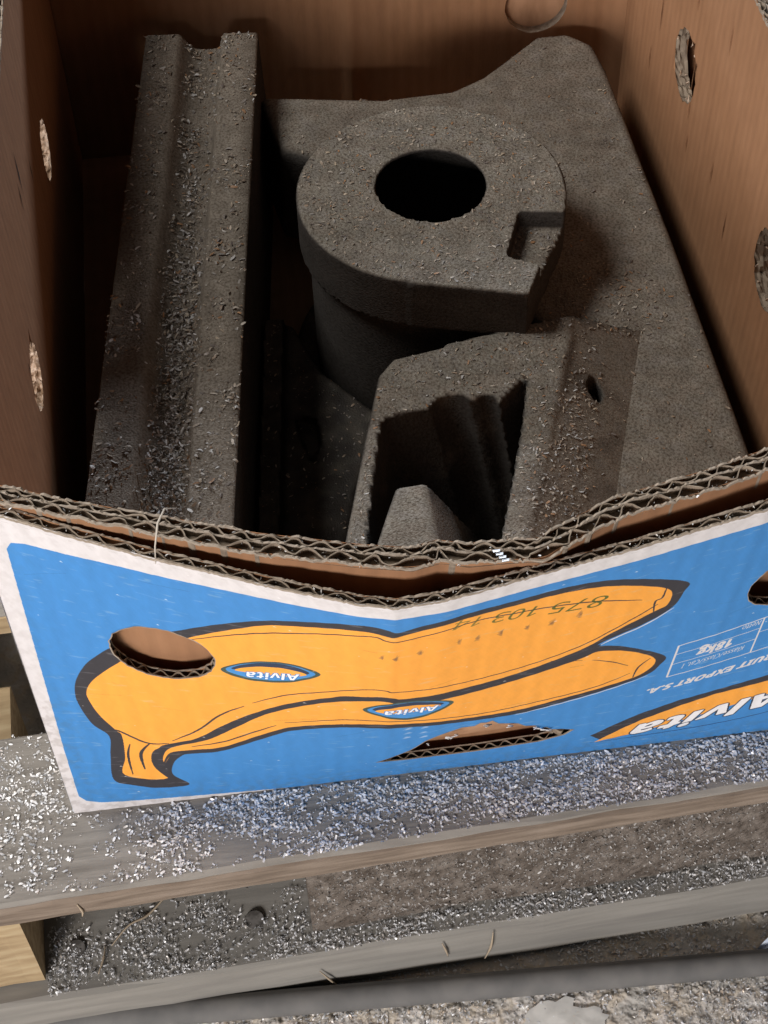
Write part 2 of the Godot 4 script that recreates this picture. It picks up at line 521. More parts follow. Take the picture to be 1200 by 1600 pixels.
func draw_print() -> ImageTexture:
	pic = Image.create(2048, 1229, false, Image.FORMAT_RGBA8)
	pic.fill(WHITE)
	# blue field with rounded corners inside the white border
	fill([-190, 216, -187.5, 220.5, -182, 222.5, -150, 224, -80, 225, 0, 225, 80, 225.5, 200, 226, 200, 0, 60, 0, -90, 0, -129, 3.2, -175, 6.5, -186, 8, -192, 11, -195, 16, -194.5, 60, -192, 150], BLUE, false)
	fill([-154.2, 158.3, -142.3, 169.7, -130.1, 177.4, -106.6, 193.5, -86.5, 205.3, -67.2, 212.0, -50.9, 215.9, -42.1, 213.2, -36.9, 210.1, -29.1, 213.2, -9.6, 216.9, 10.4, 216.9, 30.6, 217.2, 48.6, 213.5, 66.2, 204.6, 86.5, 190.5, 86.5, 181.4, 83.6, 167.8, 72.9, 157.3, 59.2, 149.7, 53.1, 144.3, 60.3, 140.6, 70.2, 133.1, 89, 114.6, 88.2, 104.3, 83.0, 95.0, 66.9, 87.1, 44.2, 79.4, 21.2, 73.6, -10.2, 76.7, -41.1, 83.1, -59.1, 86.2, -83.2, 81.7, -97.3, 71.6, -118.3, 56.7, -134.0, 54.0, -138.9, 52.1, -143.9, 43.9, -145.7, 31.0, -139.0, 18.2, -154.0, 17.3, -165.9, 22.3, -175.2, 29.6, -173.2, 53.9, -170.9, 72.7, -177.2, 84.3, -180.5, 101.1, -180.4, 112.2, -177.7, 123.6, -171.2, 137.5, -161.3, 150.9], INK)
	stroke([54, 143.4, 60, 148.4, 73.5, 156, 84.6, 167], 1.0, WHITE)
	stroke([22, 72.6, 44.8, 78.5, 67.6, 86.2, 84, 94.2], 0.8, WHITE)
	fill([-156.4, 142.2, -143.9, 156.8, -121.5, 175.7, -101.6, 190.7, -86.8, 200.7, -67.4, 206.6, -50.9, 209.6, -42.0, 205.9, -38.1, 205.0, -29.0, 208.1, -9.3, 211.8, 10.8, 212.0, 31.1, 211.8, 49.3, 207.5, 67.3, 197.3, 79.9, 186.2, 80.9, 172.5, 75.7, 168.3, 58.5, 155.7, 45.3, 143.2, 17.0, 130.0, -12.2, 124.5, -32.7, 124.5, -55.6, 130.2, -69.9, 123.6, -84.6, 113.4, -99.7, 102.9, -115.7, 86.8, -129.1, 72.0, -144.8, 62.3, -152.7, 53.0, -148.8, 27.6, -169.0, 33.6, -166.4, 52, -164.8, 72.9, -166.9, 79.0, -171.8, 90.7, -174.5, 102.0, -175.0, 113.1, -169.4, 125.4], YELLOW)
	fill([-142.5, 61.5, -124.8, 69.8, -109.9, 84.8, -95.4, 101.1, -77.3, 114.5, -58.5, 122.9, -41.4, 123.2, -32.6, 116.2, -11.8, 115.3, 17.7, 121.5, 46.5, 132.2, 54.9, 136.8, 70.8, 128.4, 84.9, 112.6, 81.0, 98.2, 66.3, 91.3, 43.7, 84.8, 20.8, 79.2, -10.4, 81.7, -41.1, 89.1, -59.0, 90.9, -82.9, 86.7, -96.9, 77.3, -117.9, 61.3, -133.6, 58.3, -142.6, 55.2, -148.2, 44.3, -147.8, 52.7], YELLOW)
	stroke([-124.5, 171.8, -87.2, 192.9, -51.0, 204.5, -42.0, 200.7, -36.8, 199.5, -28.8, 201.3, -6.3, 206.2, 11.5, 203.4, 25.4, 200.8, 46.7, 194.4, 67.7, 183.8], 0.9, INK)
	stroke([-100.4, 114.0, -83.9, 126.7, -69.6, 132.6, -51.3, 139.5, -41.5, 138.4, -37.2, 135.6, -19.9, 133.2, 2.0, 133.9, 23.9, 138.5, 44.8, 147.9, 58.1, 158.7, 71.1, 170.3, 76.1, 175.2], 0.9, INK)
	stroke([-148, 60, -144.7, 63.0, -124.6, 72.0, -109.6, 88.6, -95.2, 104.9, -77.2, 118.6, -58.4, 127.2, -41.4, 127.7, -32.7, 121.8, -12.1, 121.8, 17.3, 126.6, 45.6, 140.1, 54.7, 144.5], 3.2, INK)
	stroke([-141.7, 68.4, -128.3, 80.6, -116.2, 98.4, -104.5, 109.8], 1.1, INK)
	stroke([-133.2, 62.0, -117.4, 67.4, -104.5, 77.2, -91.2, 88.0], 1.1, INK)
	stroke([-87.2, 91.5, -58.9, 97.3, -41.1, 94.0, -26.0, 89.4, 5.1, 83.5, 35.9, 87.1, 58.6, 92.5, 74.4, 101.4], 0.9, INK)
	stroke([77.4, 190.6, 77.0, 181.0, 74.3, 178.2, 75.5, 165.8], 1.0, INK)
	stroke([82.2, 115.0, 77.6, 107.1, 76.6, 95.5], 1.0, INK)
	stroke([32.7, 137.2, 48.2, 129.8], 0.7, INK)
	stroke([52.9, 128.1, 62.7, 120.9, 72.1, 111.6], 0.7, INK)
	stroke([-171, 74, -166.9, 79.0, -159.5, 71.7, -152.7, 65.8, -143.5, 65.7], 1.2, INK)
	stroke([-162.2, 65.3, -164.7, 53.7, -165.2, 33.9], 1.2, INK)
	stroke([-152.7, 65.8, -158.3, 55.4, -158.6, 38.9], 1.7, INK)
	stroke([-142.5, 64, -150.5, 56, -151.8, 42, -145.8, 24], 4.2, INK)
	stroke([-133.2, 57.5, -143.5, 55, -149, 43], 1.6, INK)
	# the two stickers
	for s in [[[-111.6, 147.6, -102.9, 156.6, -91.7, 162.1, -79.5, 162.7, -68.9, 154.6, -77.5, 144.9, -87.5, 140.1, -101.4, 140.1], Vector2(-77.9, 152.2), Vector2(-22.5, -3.6)], [[-51.4, 112.3, -41.3, 119.4, -26.7, 119.6, -9.8, 109.6, -17.2, 98.1, -29.1, 92.7, -41.2, 99.8], Vector2(-16.5, 108.4), Vector2(-24.5, 1.2)]]:
		var pts: Array = s[0]
		fill(pts, Color8(66, 84, 78))
		var mid := Vector2.ZERO
		var v := mm(pts)
		for p in v: mid += p / v.size()
		var inner := []; var upper := []; var sliver := []
		for i in v.size():
			var d := v[i] - mid
			inner.append_array([mid.x + d.x * 0.9, mid.y + d.y * 0.84 + 0.4])
			upper.append_array([mid.x + d.x * 0.78, mid.y + (d.y * 0.74 + 1.4 if d.y > 0 else d.y * 0.1 - 0.5)])
			sliver.append_array([mid.x + d.x * 0.72, mid.y + (d.y * 0.48 if d.y > 0 else d.y * 0.16 - 1.6)])
		fill(inner, Color8(72, 140, 204))
		fill(upper, Color8(50, 62, 84))
		fill(sliver, YELLOW)
		words("Alvita", s[1], s[2], Vector2(-0.8, -7.4), Color8(66, 122, 190), 700, 0.5)
		words("Alvita", s[1], s[2], Vector2(-0.8, -7.4), Color8(240, 242, 246))
	# the table of weights and the exporter's line, upside down
	for l in [[94.4, 122.5, 150, 134.6, 0.8], [94.5, 112.7, 134, 121.2, 0.5], [134, 117, 160, 122.5, 0.5], [94.5, 101.7, 134, 110.4, 0.5], [94.5, 87.6, 160, 102.2, 0.7], [150, 134.6, 170, 139, 0.7]]:
		stroke([l[0], l[1], l[2], l[3]], l[4], WHITE, false)
	stroke([94.5, 122.8, 94.5, 87.4], 1.0, WHITE, false)
	stroke([134, 131.2, 134, 96.2], 0.9, WHITE, false)
	words("18kg", Vector2(122.5, 117.4), Vector2(-16.5, -3.4), Vector2(-1, -8.6), WHITE, 700, 0.25)
	words("Netto", Vector2(133, 129.6), Vector2(-8.5, -1.8), Vector2(-0.6, -4.4), WHITE, 400)
	words("Klasse/Class/Cat. I", Vector2(129.5, 106.2), Vector2(-29, -6.4), Vector2(-0.6, -5.2), WHITE, 400)
	words("FRUIT EXPORT S.A.", Vector2(152, 91.4), Vector2(-65, -15.4), Vector2(-1.6, -6.2), WHITE, 700, 0.22)
	# the large word mark in the corner
	fill([64.9, 23.9, 76, 35.5, 87.0, 45.0, 105.7, 55.1, 123.6, 60.0, 150.3, 66.5, 185, 70, 185, 20, 150, 26, 100, 17, 72, 15], INK, false)
	fill([68.2, 13.4, 80, 27.4, 90.0, 36.8, 108.7, 48.5, 124.3, 55.0, 151.5, 59.8, 185, 63, 185, 58, 165, 48, 130, 35, 112, 28, 90, 19.5], YELLOW, false)
	fill([67, 12.4, 90, 19.5, 112, 28, 130, 35, 165, 48, 185, 58, 185, 5, 120, 5, 67, 8], BLUE, false)
	stroke([66, 13.0, 100, 14.4, 140.2, 18.4, 185, 30], 0.9, Color8(44, 82, 130))
	words("Alvita", Vector2(165.5, 48.5), Vector2(-75.5, -18.5), Vector2(-6.4, -17.5), Color8(50, 58, 74), 700, 1.3)
	words("Alvita", Vector2(165.5, 48.5), Vector2(-75.5, -18.5), Vector2(-6.4, -17.5), Color8(232, 232, 236), 700, 0.45)
	# stamped number, with the ghost of a worn one below it
	words("875", Vector2(52, 198.4), Vector2(-24, 4.8), Vector2(-3.4, -10), Color(0.24, 0.33, 0.16, 0.8), 400)
	words("103", Vector2(22.5, 205), Vector2(-19, 3.6), Vector2(-3.0, -9.2), Color(0.24, 0.33, 0.16, 0.75), 400)
	words("14", Vector2(-1.5, 209.6), Vector2(-12, 1.8), Vector2(-3.0, -8.6), Color(0.30, 0.36, 0.18, 0.6), 400)
	rng.seed = 5
	for g in [[40, 187], [28, 186], [17, 187], [6, 188], [-4, 188.5], [-12, 190], [-28, 186], [-38, 183], [-44, 184]]:
		for k in 5: fill([g[0] + rng.randf_range(-1.5, 0), g[1] + rng.randf_range(-6, 0), g[0] + rng.randf_range(0.3, 2), g[1] + rng.randf_range(-3, 2), g[0] + rng.randf_range(0.2, 1.5), g[1] + rng.randf_range(-7, -3)], Color(0.42, 0.34, 0.3, 0.22), false)
	for g in [[-30, 78], [-30, 71], [-30.5, 64], [-22, 77], [-22.5, 69], [-22, 62]]:
		for k in 6: fill([g[0] + rng.randf_range(-3, -1), g[1] + rng.randf_range(-2, 0), g[0] + rng.randf_range(1, 3), g[1] + rng.randf_range(-1, 1), g[0] + rng.randf_range(-1, 2), g[1] + rng.randf_range(1, 3)], Color(0.75, 0.8, 0.9, 0.2), false)
	# rubbed dirt, scuffs, speckles
	for k in 60:
		var at := Vector2(rng.randf_range(-190, 190), rng.randf_range(6, 222))
		var d := Vector2.from_angle(rng.randf_range(-0.5, 0.5)) * rng.randf_range(3, 22)
		stroke([at.x, at.y, at.x + d.x, at.y + d.y], rng.randf_range(0.2, 0.5), Color(0.9, 0.93, 1.0, 0.16) if k % 2 else Color(0.12, 0.14, 0.2, 0.16), false)
	for k in 70:
		var at := Vector2(rng.randf_range(-197, 195), rng.randf_range(6, 232))
		var w := rng.randf_range(0.3, 0.8)
		fill([at.x - w, at.y, at.x, at.y + w, at.x + w * 1.3, at.y - w * 0.4], Color(0.93, 0.93, 0.93, 0.7), false)
	# paper grain and the flutes' faint shading, painted as bands
	var n1 := FastNoiseLite.new(); n1.seed = 71; n1.frequency = 0.02; n1.fractal_octaves = 4
	var data := pic.get_data()
	var at := 0
	for y in 1229:
		for x in 2048:
			var k := 1.0 + n1.get_noise_2d(x * 2.0, y * 0.7) * 0.025 + sin(x * 0.105) * 0.010 + (((x * 7919 + y * 104729) % 97) / 97.0 - 0.5) * 0.03
			var edge := maxf(0.0, 1.0 - minf(minf(x, 1229 - y), y * 0.8) / 130.0)
			if edge > 0.0:
				var dirt := clampf((n1.get_noise_2d(x * 1.3 + 900.0, y * 1.3) + 0.12) * 2.2, 0.0, 1.0) * edge * (0.20 if y > 700 else 0.08)
				data[at] = int(lerpf(data[at], 104.0, dirt)); data[at + 1] = int(lerpf(data[at + 1], 95.0, dirt)); data[at + 2] = int(lerpf(data[at + 2], 88.0, dirt))
			var rub := n1.get_noise_2d(x * 0.5 + 3000.0, y * 2.6) - 0.42
			if rub > 0.0:
				var w := minf(rub * 1.6, 0.22)
				data[at] = int(lerpf(data[at], 205.0, w)); data[at + 1] = int(lerpf(data[at + 1], 205.0, w)); data[at + 2] = int(lerpf(data[at + 2], 208.0, w))
			data[at] = clampi(int(data[at] * k), 0, 255); data[at + 1] = clampi(int(data[at + 1] * k), 0, 255); data[at + 2] = clampi(int(data[at + 2] * k), 0, 255)
			at += 4
	pic = Image.create_from_data(2048, 1229, false, Image.FORMAT_RGBA8, data)
	return ImageTexture.create_from_image(pic)


# ---------------------------------------------------------------- the outer printed box
const TOP_X := [-0.2, -0.188, -0.163, -0.1264, -0.0786, -0.0527, -0.0385, -0.0188, 0.0194, 0.0581, 0.1116, 0.2]
const TOP_Z := [-0.0011, 0.0031, 0.0157, 0.0327, 0.0529, 0.0626, 0.0661, 0.0652, 0.0582, 0.0517, 0.0408, 0.016]


func interp(x: float, xs: Array, ys: Array) -> float:
	if x <= xs[0]: return ys[0]
	for i in range(1, xs.size()):
		if x <= xs[i]: return lerpf(ys[i - 1], ys[i], (x - xs[i - 1]) / (xs[i] - xs[i - 1]))
	return ys[ys.size() - 1]


func front_at(s: float, t: float) -> Vector3:
	var h := interp(s, [-0.2, -0.04, 0.2], [0.246, 0.241, 0.245])
	return Vector3(s, t / 0.238 * h, interp(s, TOP_X, TOP_Z) * (t / 0.238))


func box_sheet(st: SurfaceTool, a: Vector3, b: Vector3, h: float, holes := [], bow := 0.0, ns := 40, nt := 24) -> void:
	var along_ := b - a
	var out := along_.cross(Vector3.UP).normalized()
	sheet(st, 0.0, along_.length(), 0.0, h, ns, nt, holes, func(s: float, t: float) -> Vector3:
		var u := s / along_.length()
		return a + along_ * u + Vector3.UP * t + out * bow * sin(PI * u) * (t / h))


func make_outer_box() -> void:
	var box := thing("banana_box", "blue printed cardboard outer box with two orange bananas on its creased front", "box")
	var print_mat := StandardMaterial3D.new()
	print_mat.albedo_texture = draw_print()
	print_mat.roughness = 0.62; print_mat.metallic_specular = 0.35
	rng.seed = 8
	var slit := mm([-44.5, 27.0, -27.6, 26.0, 6.7, 25.0, 37.8, 26.4, 50.2, 31.3, 54.6, 37.4, 48, 40.6, 42.9, 42.5, 39.5, 46.8, 36.0, 46.2, 33.6, 51.8, 28.5, 53.5, 24.5, 58.9, 20.6, 60.9, 14.5, 63.6, 11.2, 69.6, 8.2, 68.2, 5.5, 69.2, 2.7, 65.9, -3.5, 66.8, -9.7, 63.0, -14.5, 59.8, -20.4, 54.3, -25, 46, -28.0, 41.5, -36, 34])
	for i in slit.size(): slit[i] *= 0.001
	var oval := circle2(Vector2(-0.1355, 0.1560), 0.0222, 60, 0.00035)
	var oval2 := circle2(Vector2(0.1405, 0.1640), 0.0212, 60, 0.00035)
	var holes := [oval, oval2, slit]
	var st := start(false)
	sheet(st, -0.2, 0.2, 0.0, 0.24, 400, 40, holes, func(s: float, t: float) -> Vector3: return front_at(s, minf(t, 0.238)) + Vector3(0, 0, 0.00005 * sin(TAU * s / 0.0084)))
	part("front_panel", done(st), print_mat, box)
	var back := start(false)
	var th := 0.0042
	sheet(back, -0.2, 0.2, 0.0, 0.238, 80, 48, holes, func(s: float, t: float) -> Vector3: return front_at(s, t) + Vector3(0, 0, -th))
	part("front_lining", done(back), M.kraft, box)
	# cut edges of the front panel: along its top, and round its openings
	var liners := start(); var flutes := start()
	var path := PackedVector3Array()
	for i in 401: path.append(front_at(lerpf(-0.2, 0.2, i / 400.0), 0.238))
	cut_edge(liners, flutes, path, [Vector3(0, 0, -1)], [[0.0002], [th * 0.5, th * 0.36, 0.0125], [th]], 0.012, Vector3.DOWN, 0.0006, 0.0, 1)
	added_fill(flutes, path, Vector3(0, 0, -1), th, 0.0042, 1)
	part("corrugated_edge", done(liners), M.paper, box)
	part("flute", done(flutes), M.flute, box)
	for h in [oval, oval2, slit]:
		var l := start(); var f := start()
		var edge := PackedVector3Array()
		for p in h: edge.append(front_at(p.x, p.y))
		edge.append(edge[0])
		edge = along(edge, 0.0008)
		var c := Vector3.ZERO
		for p in edge: c += p / edge.size()
		var top_half := PackedVector3Array()
		var n := edge.size()
		var loops := [[0.0002], [th * 0.5, th * 0.36, 0.008], [th]]
		for layer in loops:
			var p2 := PackedVector3Array(); var s := 0.0
			for i in n:
				if i: s += edge[i].distance_to(edge[i - 1])
				var off: float = layer[0]
				if layer.size() > 1: off += layer[1] * sin(TAU * s / layer[2])
				p2.append(edge[i] + Vector3(0, 0, -off))
			for i in n - 1:
				var outw := (edge[i] - c); outw.z = 0.0; outw = outw.normalized() * 0.006
				var outw2 := (edge[i + 1] - c); outw2.z = 0.0; outw2 = outw2.normalized() * 0.006
				if layer.size() == 1: outw *= 0.1; outw2 *= 0.1
				if layer.size() > 1 and h != slit: outw = Vector3(0, -0.006, 0); outw2 = outw
				if h == slit and layer.size() > 1: outw = Vector3(0, -0.006 if edge[i].y < 0.03 else 0.006, 0); outw2 = outw
				if layer.size() > 1 and edge[i].y > c.y - 0.004 and h != slit: continue
				var tilt := interp(edge[i].x, TOP_X, TOP_Z) / 0.24
				outw.z = outw.y * tilt; outw2.z = outw2.y * tilt
				var tt := Vector3(0, 0, 0.0003)
				var dst: SurfaceTool = f if layer.size() > 1 else l
				quad(dst, p2[i] + tt, p2[i] - tt, p2[i + 1] - tt, p2[i + 1] + tt)
				quad(dst, p2[i] + tt, p2[i + 1] + tt, p2[i + 1] + tt + outw2, p2[i] + tt + outw)
				if h == slit and layer.size() == 1: outw = Vector3(0, -0.0004, 0); outw2 = outw
				quad(dst, p2[i] - tt, p2[i] - tt + outw, p2[i + 1] - tt + outw2, p2[i + 1] - tt)
		part("corrugated_edge", done(l), M.paper, box)
		part("flute", done(f), M.flute, box)
	# the hand hole's flap, pushed in; its printed liner torn off
	var fl := start(false)
	sheet(fl, -0.034, 0.05, 0.03, 0.075, 24, 10, [], func(s: float, t: float) -> Vector3:
		var d := clampf((0.072 - t) / 0.04, 0.0, 1.0)
		return front_at(s, t) + Vector3(0, 0, -0.0014 - 0.0075 * d * d))
	part("torn_flap", done(fl), M.kraft_pale, box)
	# curls of torn paper along the tear
	rng.seed = 17
	for k in 12:
		var s := rng.randf_range(-0.022, 0.046)
		var t := 0.0665 - absf(s - 0.008) * 0.55
		if s > 0.02: t = lerpf(0.060, 0.041, (s - 0.02) / 0.026)
		var base := front_at(s, t)
		var pts := PackedVector3Array()
		for i in 5:
			var q := i / 4.0
			pts.append(base + Vector3(rng.randf_range(-0.001, 0.001) + q * rng.randf_range(-0.002, 0.003), q * 0.0035 - q * q * 0.002, 0.0003 + q * 0.0022))
		part("torn_paper", tube(pts, 0.0005, 5, true), M.white_paper, box)
	# the other sides, white outside, their cut edges
	var side := start(false)
	box_sheet(side, Vector3(-0.2015, 0, -0.53), Vector3(-0.2, 0, 0.0), 0.240, [circle2(Vector2(0.1685, 0.136), 0.021, 40), circle2(Vector2(0.3705, 0.1545), 0.021, 40)], 0.007)
	part("side_panel", done(side), M.white_paper, box)
	side = start(false)
	box_sheet(side, Vector3(0.2, 0, 0.0), Vector3(0.2015, 0, -0.53), 0.240, [], 0.014)
	part("side_panel", done(side), M.kraft, box)
	side = start(false)
	box_sheet(side, Vector3(0.2015, 0, -0.53), Vector3(-0.2015, 0, -0.53), 0.238)
	part("back_panel", done(side), M.kraft, box)


# ---------------------------------------------------------------- the inner brown box
const IN_X := [-0.1889, -0.1874, -0.1621, -0.1249, -0.0884, -0.0499, -0.0307, -0.0197, -0.0093, 0.0067, 0.0165, 0.0181, 0.0231, 0.0351, 0.0517, 0.0624, 0.0895, 0.1175, 0.19]
const IN_Z := [-0.0093, -0.0087, 0.0022, 0.016, 0.0295, 0.0406, 0.0449, 0.0427, 0.046, 0.0464, 0.0472, 0.048, 0.045, 0.039, 0.0317, 0.0293, 0.0233, 0.0155, -0.008]
const IN_H := 0.250


func in_thick(s: float) -> float:
	return interp(s, [-0.19, -0.14, -0.1, 0.2], [0.0070, 0.0080, 0.0095, 0.0095])


func inner_front(s: float, t: float, back: float) -> Vector3:
	var z := interp(s, IN_X, IN_Z)
	var u := t / IN_H
	var soft_z := lerpf(-0.017, z, pow(u, 1.2))
	return Vector3(s, t, soft_z + back)


func make_inner_box() -> void:
	var box := thing("cardboard_box", "open brown double-wall cardboard box standing inside the printed one, holding castings", "box")
	var fr := start(false)
	sheet(fr, -0.19, 0.19, 0.004, IN_H, 96, 20, [], func(s: float, t: float) -> Vector3: return inner_front(s, t, 0.0))
	part("front_wall", done(fr), M.kraft, box)
	fr = start(false)
	sheet(fr, -0.199, 0.199, 0.004, IN_H - 0.0004, 96, 20, [], func(s: float, t: float) -> Vector3: return inner_front(s, t, in_thick(s)))
	part("front_wall_face", done(fr), M.kraft, box)
	var liners := start(); var flutes := start()
	var path := PackedVector3Array()
	for i in 381: path.append(inner_front(lerpf(-0.19, 0.19, i / 380.0), IN_H, 0.0))
	cut_edge(liners, flutes, path, [Vector3(0, 0, 1)], [[0.0002], [0.0022, 0.0017, 0.0105], [0.0044], [0.0074, 0.0025, 0.0128], [0.0105]], 0.014, Vector3.DOWN, 0.0009, 2.0, 2)
	added_fill(flutes, path, Vector3(0, 0, 1), 0.0095, 0.0042, 2)
	# left, right and back walls
	rng.seed = 31
	for side in [-1, 1]:
		# round vent holes, seen at a slant
		var holes := []
		for c in ([Vector2(-0.3640, 0.1350), Vector2(-0.1620, 0.1535)] if side < 0 else [Vector2(-0.3755, 0.1425), Vector2(-0.1940, 0.1430)]):
			holes.append(circle2(c, 0.0222 if side > 0 else 0.0175, 48, 0.0009))
		var bow := func(z: float, t: float) -> float: return 0.004 * sin(PI * clampf(-z / 0.515, 0.0, 1.0)) * t / 0.25
		var w := start(false)
		sheet(w, -0.515, -0.006, 0.004, 0.249, 60, 30, holes, func(s: float, t: float) -> Vector3: return Vector3(side * (0.19 + bow.call(s, t)), t, s))
		var wall := part("side_wall", done(w), M.kraft, box)
		w = start(false)
		sheet(w, -0.515, -0.006, 0.004, 0.249, 40, 20, holes, func(s: float, t: float) -> Vector3: return Vector3(side * (0.1975 + bow.call(s, t)), t, s))
		part("side_wall_face", done(w), M.kraft, box)
		var p := PackedVector3Array()
		for i in 201:
			var z := lerpf(-0.515, -0.004, i / 200.0)
			p.append(Vector3(side * (0.19 + bow.call(z, 0.249)), 0.249, z))
		cut_edge(liners, flutes, p, [Vector3(side, 0, 0)], [[0.0002], [0.0020, 0.0015, 0.0105], [0.0040], [0.0058, 0.0014, 0.0128], [0.0076]], 0.014, Vector3.DOWN, 0.0009, 4.0 + side)
		# their torn rims: crushed flutes and fibres between the liners
		for h in holes:
			var tt := start()
			var m: int = h.size()
			var c := Vector2.ZERO
			for q in h: c += q / m
			var rings := []
			for layer in 6:
				var ring := PackedVector3Array()
				for i in m:
					var q: Vector2 = h[i]
					var inset := 0.0 if layer == 0 else rng.randf_range(-0.0016, 0.0022) * (1.0 if layer % 2 else 0.5)
					q += (q - c).normalized() * inset
					ring.append(Vector3(side * (0.1901 + layer * 0.0015 + bow.call(h[i].x, h[i].y)), q.y, q.x))
				rings.append(ring)
			for layer in 5:
				for i in m: quad(tt, rings[layer][i], rings[layer][(i + 1) % m], rings[layer + 1][(i + 1) % m], rings[layer + 1][i])
			part("vent_hole_rim", done(tt), M.torn if side < 0 else M.flute, wall)
			for k in 16:
				var q: Vector2 = h[rng.randi() % m]
				var to: Vector2 = q + (c - q) * rng.randf_range(0.05, 0.22) + Vector2(rng.randf_range(-0.002, 0.002), rng.randf_range(-0.002, 0.002))
				var x0: float = side * (0.190 + bow.call(q.x, q.y) + rng.randf_range(0.0, 0.006))
				part("torn_fibre", tube(PackedVector3Array([Vector3(x0, q.y, q.x), Vector3(x0 + side * 0.0004, (q.y + to.y) / 2, (q.x + to.x) / 2), Vector3(x0 + side * rng.randf_range(-0.001, 0.002), to.y, to.x)]), rng.randf_range(0.0004, 0.0008), 5, true), M.torn, wall)
	var hole := circle2(Vector2(0.129, 0.0975), 0.0212, 48, 0.0002)
	var b := start(false)
	var back_f := func(s: float, t: float) -> Vector3:
		var z := -0.515 - 0.003 * clampf((0.003 - s) / 0.2, 0.0, 1.0)
		if absf(s - 0.003) < 0.004: z += 0.0026 * cos((s - 0.003) / 0.004 * PI / 2)
		if s > 0.178: z += (s - 0.178) * 0.5
		return Vector3(s, t, z)
	sheet(b, -0.19, 0.19, 0.004, 0.249, 95, 40, [hole], back_f)
	var bw := part("back_wall", done(b), M.kraft, box)
	b = start()
	for i in hole.size():
		var p: Vector3 = back_f.call(hole[i].x, hole[i].y); var q: Vector3 = back_f.call(hole[(i + 1) % 48].x, hole[(i + 1) % 48].y)
		quad(b, p, q, q + Vector3(0, 0, -0.0075), p + Vector3(0, 0, -0.0075))
	part("round_cutout", done(b), M.paper, bw)
	b = start(false)
	sheet(b, -0.19, 0.19, 0.004, 0.249, 10, 6, [], func(s: float, t: float) -> Vector3: return Vector3(s, t, -0.5222))
	part("back_wall_face", done(b), M.kraft_pale, bw)
	var p := PackedVector3Array()
	for i in 201: p.append(back_f.call(lerpf(-0.19, 0.19, i / 200.0), 0.249))
	cut_edge(liners, flutes, p, [Vector3(0, 0, -1)], [[0.0002], [0.0020, 0.0015, 0.0105], [0.0040], [0.0058, 0.0014, 0.0128], [0.0076]], 0.014)
	part("corrugated_edge", done(liners), M.paper, box)
	part("flute", done(flutes), M.flute, box)
	# the dark open seam in the right back corner
	b = start()
	b.add_vertex(Vector3(0, 0, 0))
	b = start(false)
	sheet(b, -0.19, 0.19, -0.515, -0.008, 10, 10, [], func(s: float, t: float) -> Vector3: return Vector3(s, 0.006, t))
	part("box_floor", done(b), M.kraft, box)
	for q in [[0.216, -0.262, 0.186, -0.258, 0.0016], [0.205, -0.250, 0.188, -0.247, 0.0009], [0.180, -0.30, 0.165, -0.296, 0.0008], [0.176, -0.150, 0.168, -0.148, 0.0008]]:
		var st := start()
		var x := -0.1896 - 0.004 * sin(PI * -float(q[1]) / 0.515) * float(q[0]) / 0.25
		var my: float = (q[0] + q[2]) * 0.5; var mz: float = (q[1] + q[3]) * 0.5
		quad(st, Vector3(x - 0.0003, q[0], q[1]), Vector3(x, my, mz + q[4]), Vector3(x, q[2], q[3]), Vector3(x, my, mz - q[4]))
		part("scrape", done(st), M.scrape, box)
	# dents and scrapes: slightly raised pale flakes of liner
	rng.seed = 41
	for k in 12:
		var y := rng.randf_range(0.10, 0.22); var z := rng.randf_range(-0.47, -0.2)
		var st := start()
		var l := rng.randf_range(0.008, 0.03)
		var x := 0.1897 + 0.004 * sin(PI * -z / 0.515) * y / 0.25 - 0.0003
		var w := rng.randf_range(0.0005, 0.0011)
		quad(st, Vector3(x, y + l / 2, z), Vector3(x - 0.0004, y, z + w), Vector3(x, y - l / 2, z + w * 0.5), Vector3(x, y, z - w))
		part("scuff", done(st), M.kraft_pale, box)


# ---------------------------------------------------------------- castings in the box
var ring_outline := PackedVector2Array([Vector2(0.0245, -0.2835), Vector2(0.0030, -0.2105), Vector2(0.0635, -0.1925), Vector2(0.0955, -0.2590)])
var pocket := PackedVector2Array([Vector2(0.0699, -0.2586), Vector2(0.0960, -0.2541), Vector2(0.0800, -0.2110), Vector2(0.0567, -0.2235)])
var base_outline := PackedVector2Array([Vector2(-0.058, -0.452), Vector2(0.0156, -0.4380), Vector2(0.0620, -0.4400), Vector2(0.0850, -0.4520), Vector2(0.1046, -0.4690), Vector2(0.1270, -0.4895), Vector2(0.1450, -0.4895), Vector2(0.1570, -0.4770), Vector2(0.1600, -0.4519), Vector2(0.1612, -0.4078), Vector2(0.1646, -0.2851), Vector2(0.1665, -0.1227), Vector2(0.165, -0.03), Vector2(0.06, -0.03), Vector2(0.075, -0.16), Vector2(0.082, -0.225), Vector2(0.045, -0.30), Vector2(-0.02, -0.385), Vector2(-0.05, -0.40)])


func ring_f(p: Vector3) -> float:
	var q := Vector2(p.x, p.z)
	var c := q.distance_to(Vector2(0.0245, -0.2835))
	var d2 := smin(c - 0.0755, poly_d(q, ring_outline), 0.003)
	var d := ext(d2, p.y, 0.112, 0.145, 0.0013)
	d = minf(d, maxf(c - 0.0700, absf(p.y - 0.072) - 0.060))
	d = maxf(d, -maxf(c - 0.066, absf(p.y - 0.075) - 0.045))
	d = maxf(d, 0.031 + clampf((0.1425 - p.y) * 1.3, 0.0, 0.029) - q.distance_to(Vector2(0.0250, -0.2880)))
	var k := ext(poly_d(q, pocket), p.y, 0.1325, 0.17, 0.001)
	return maxf(d, -k)


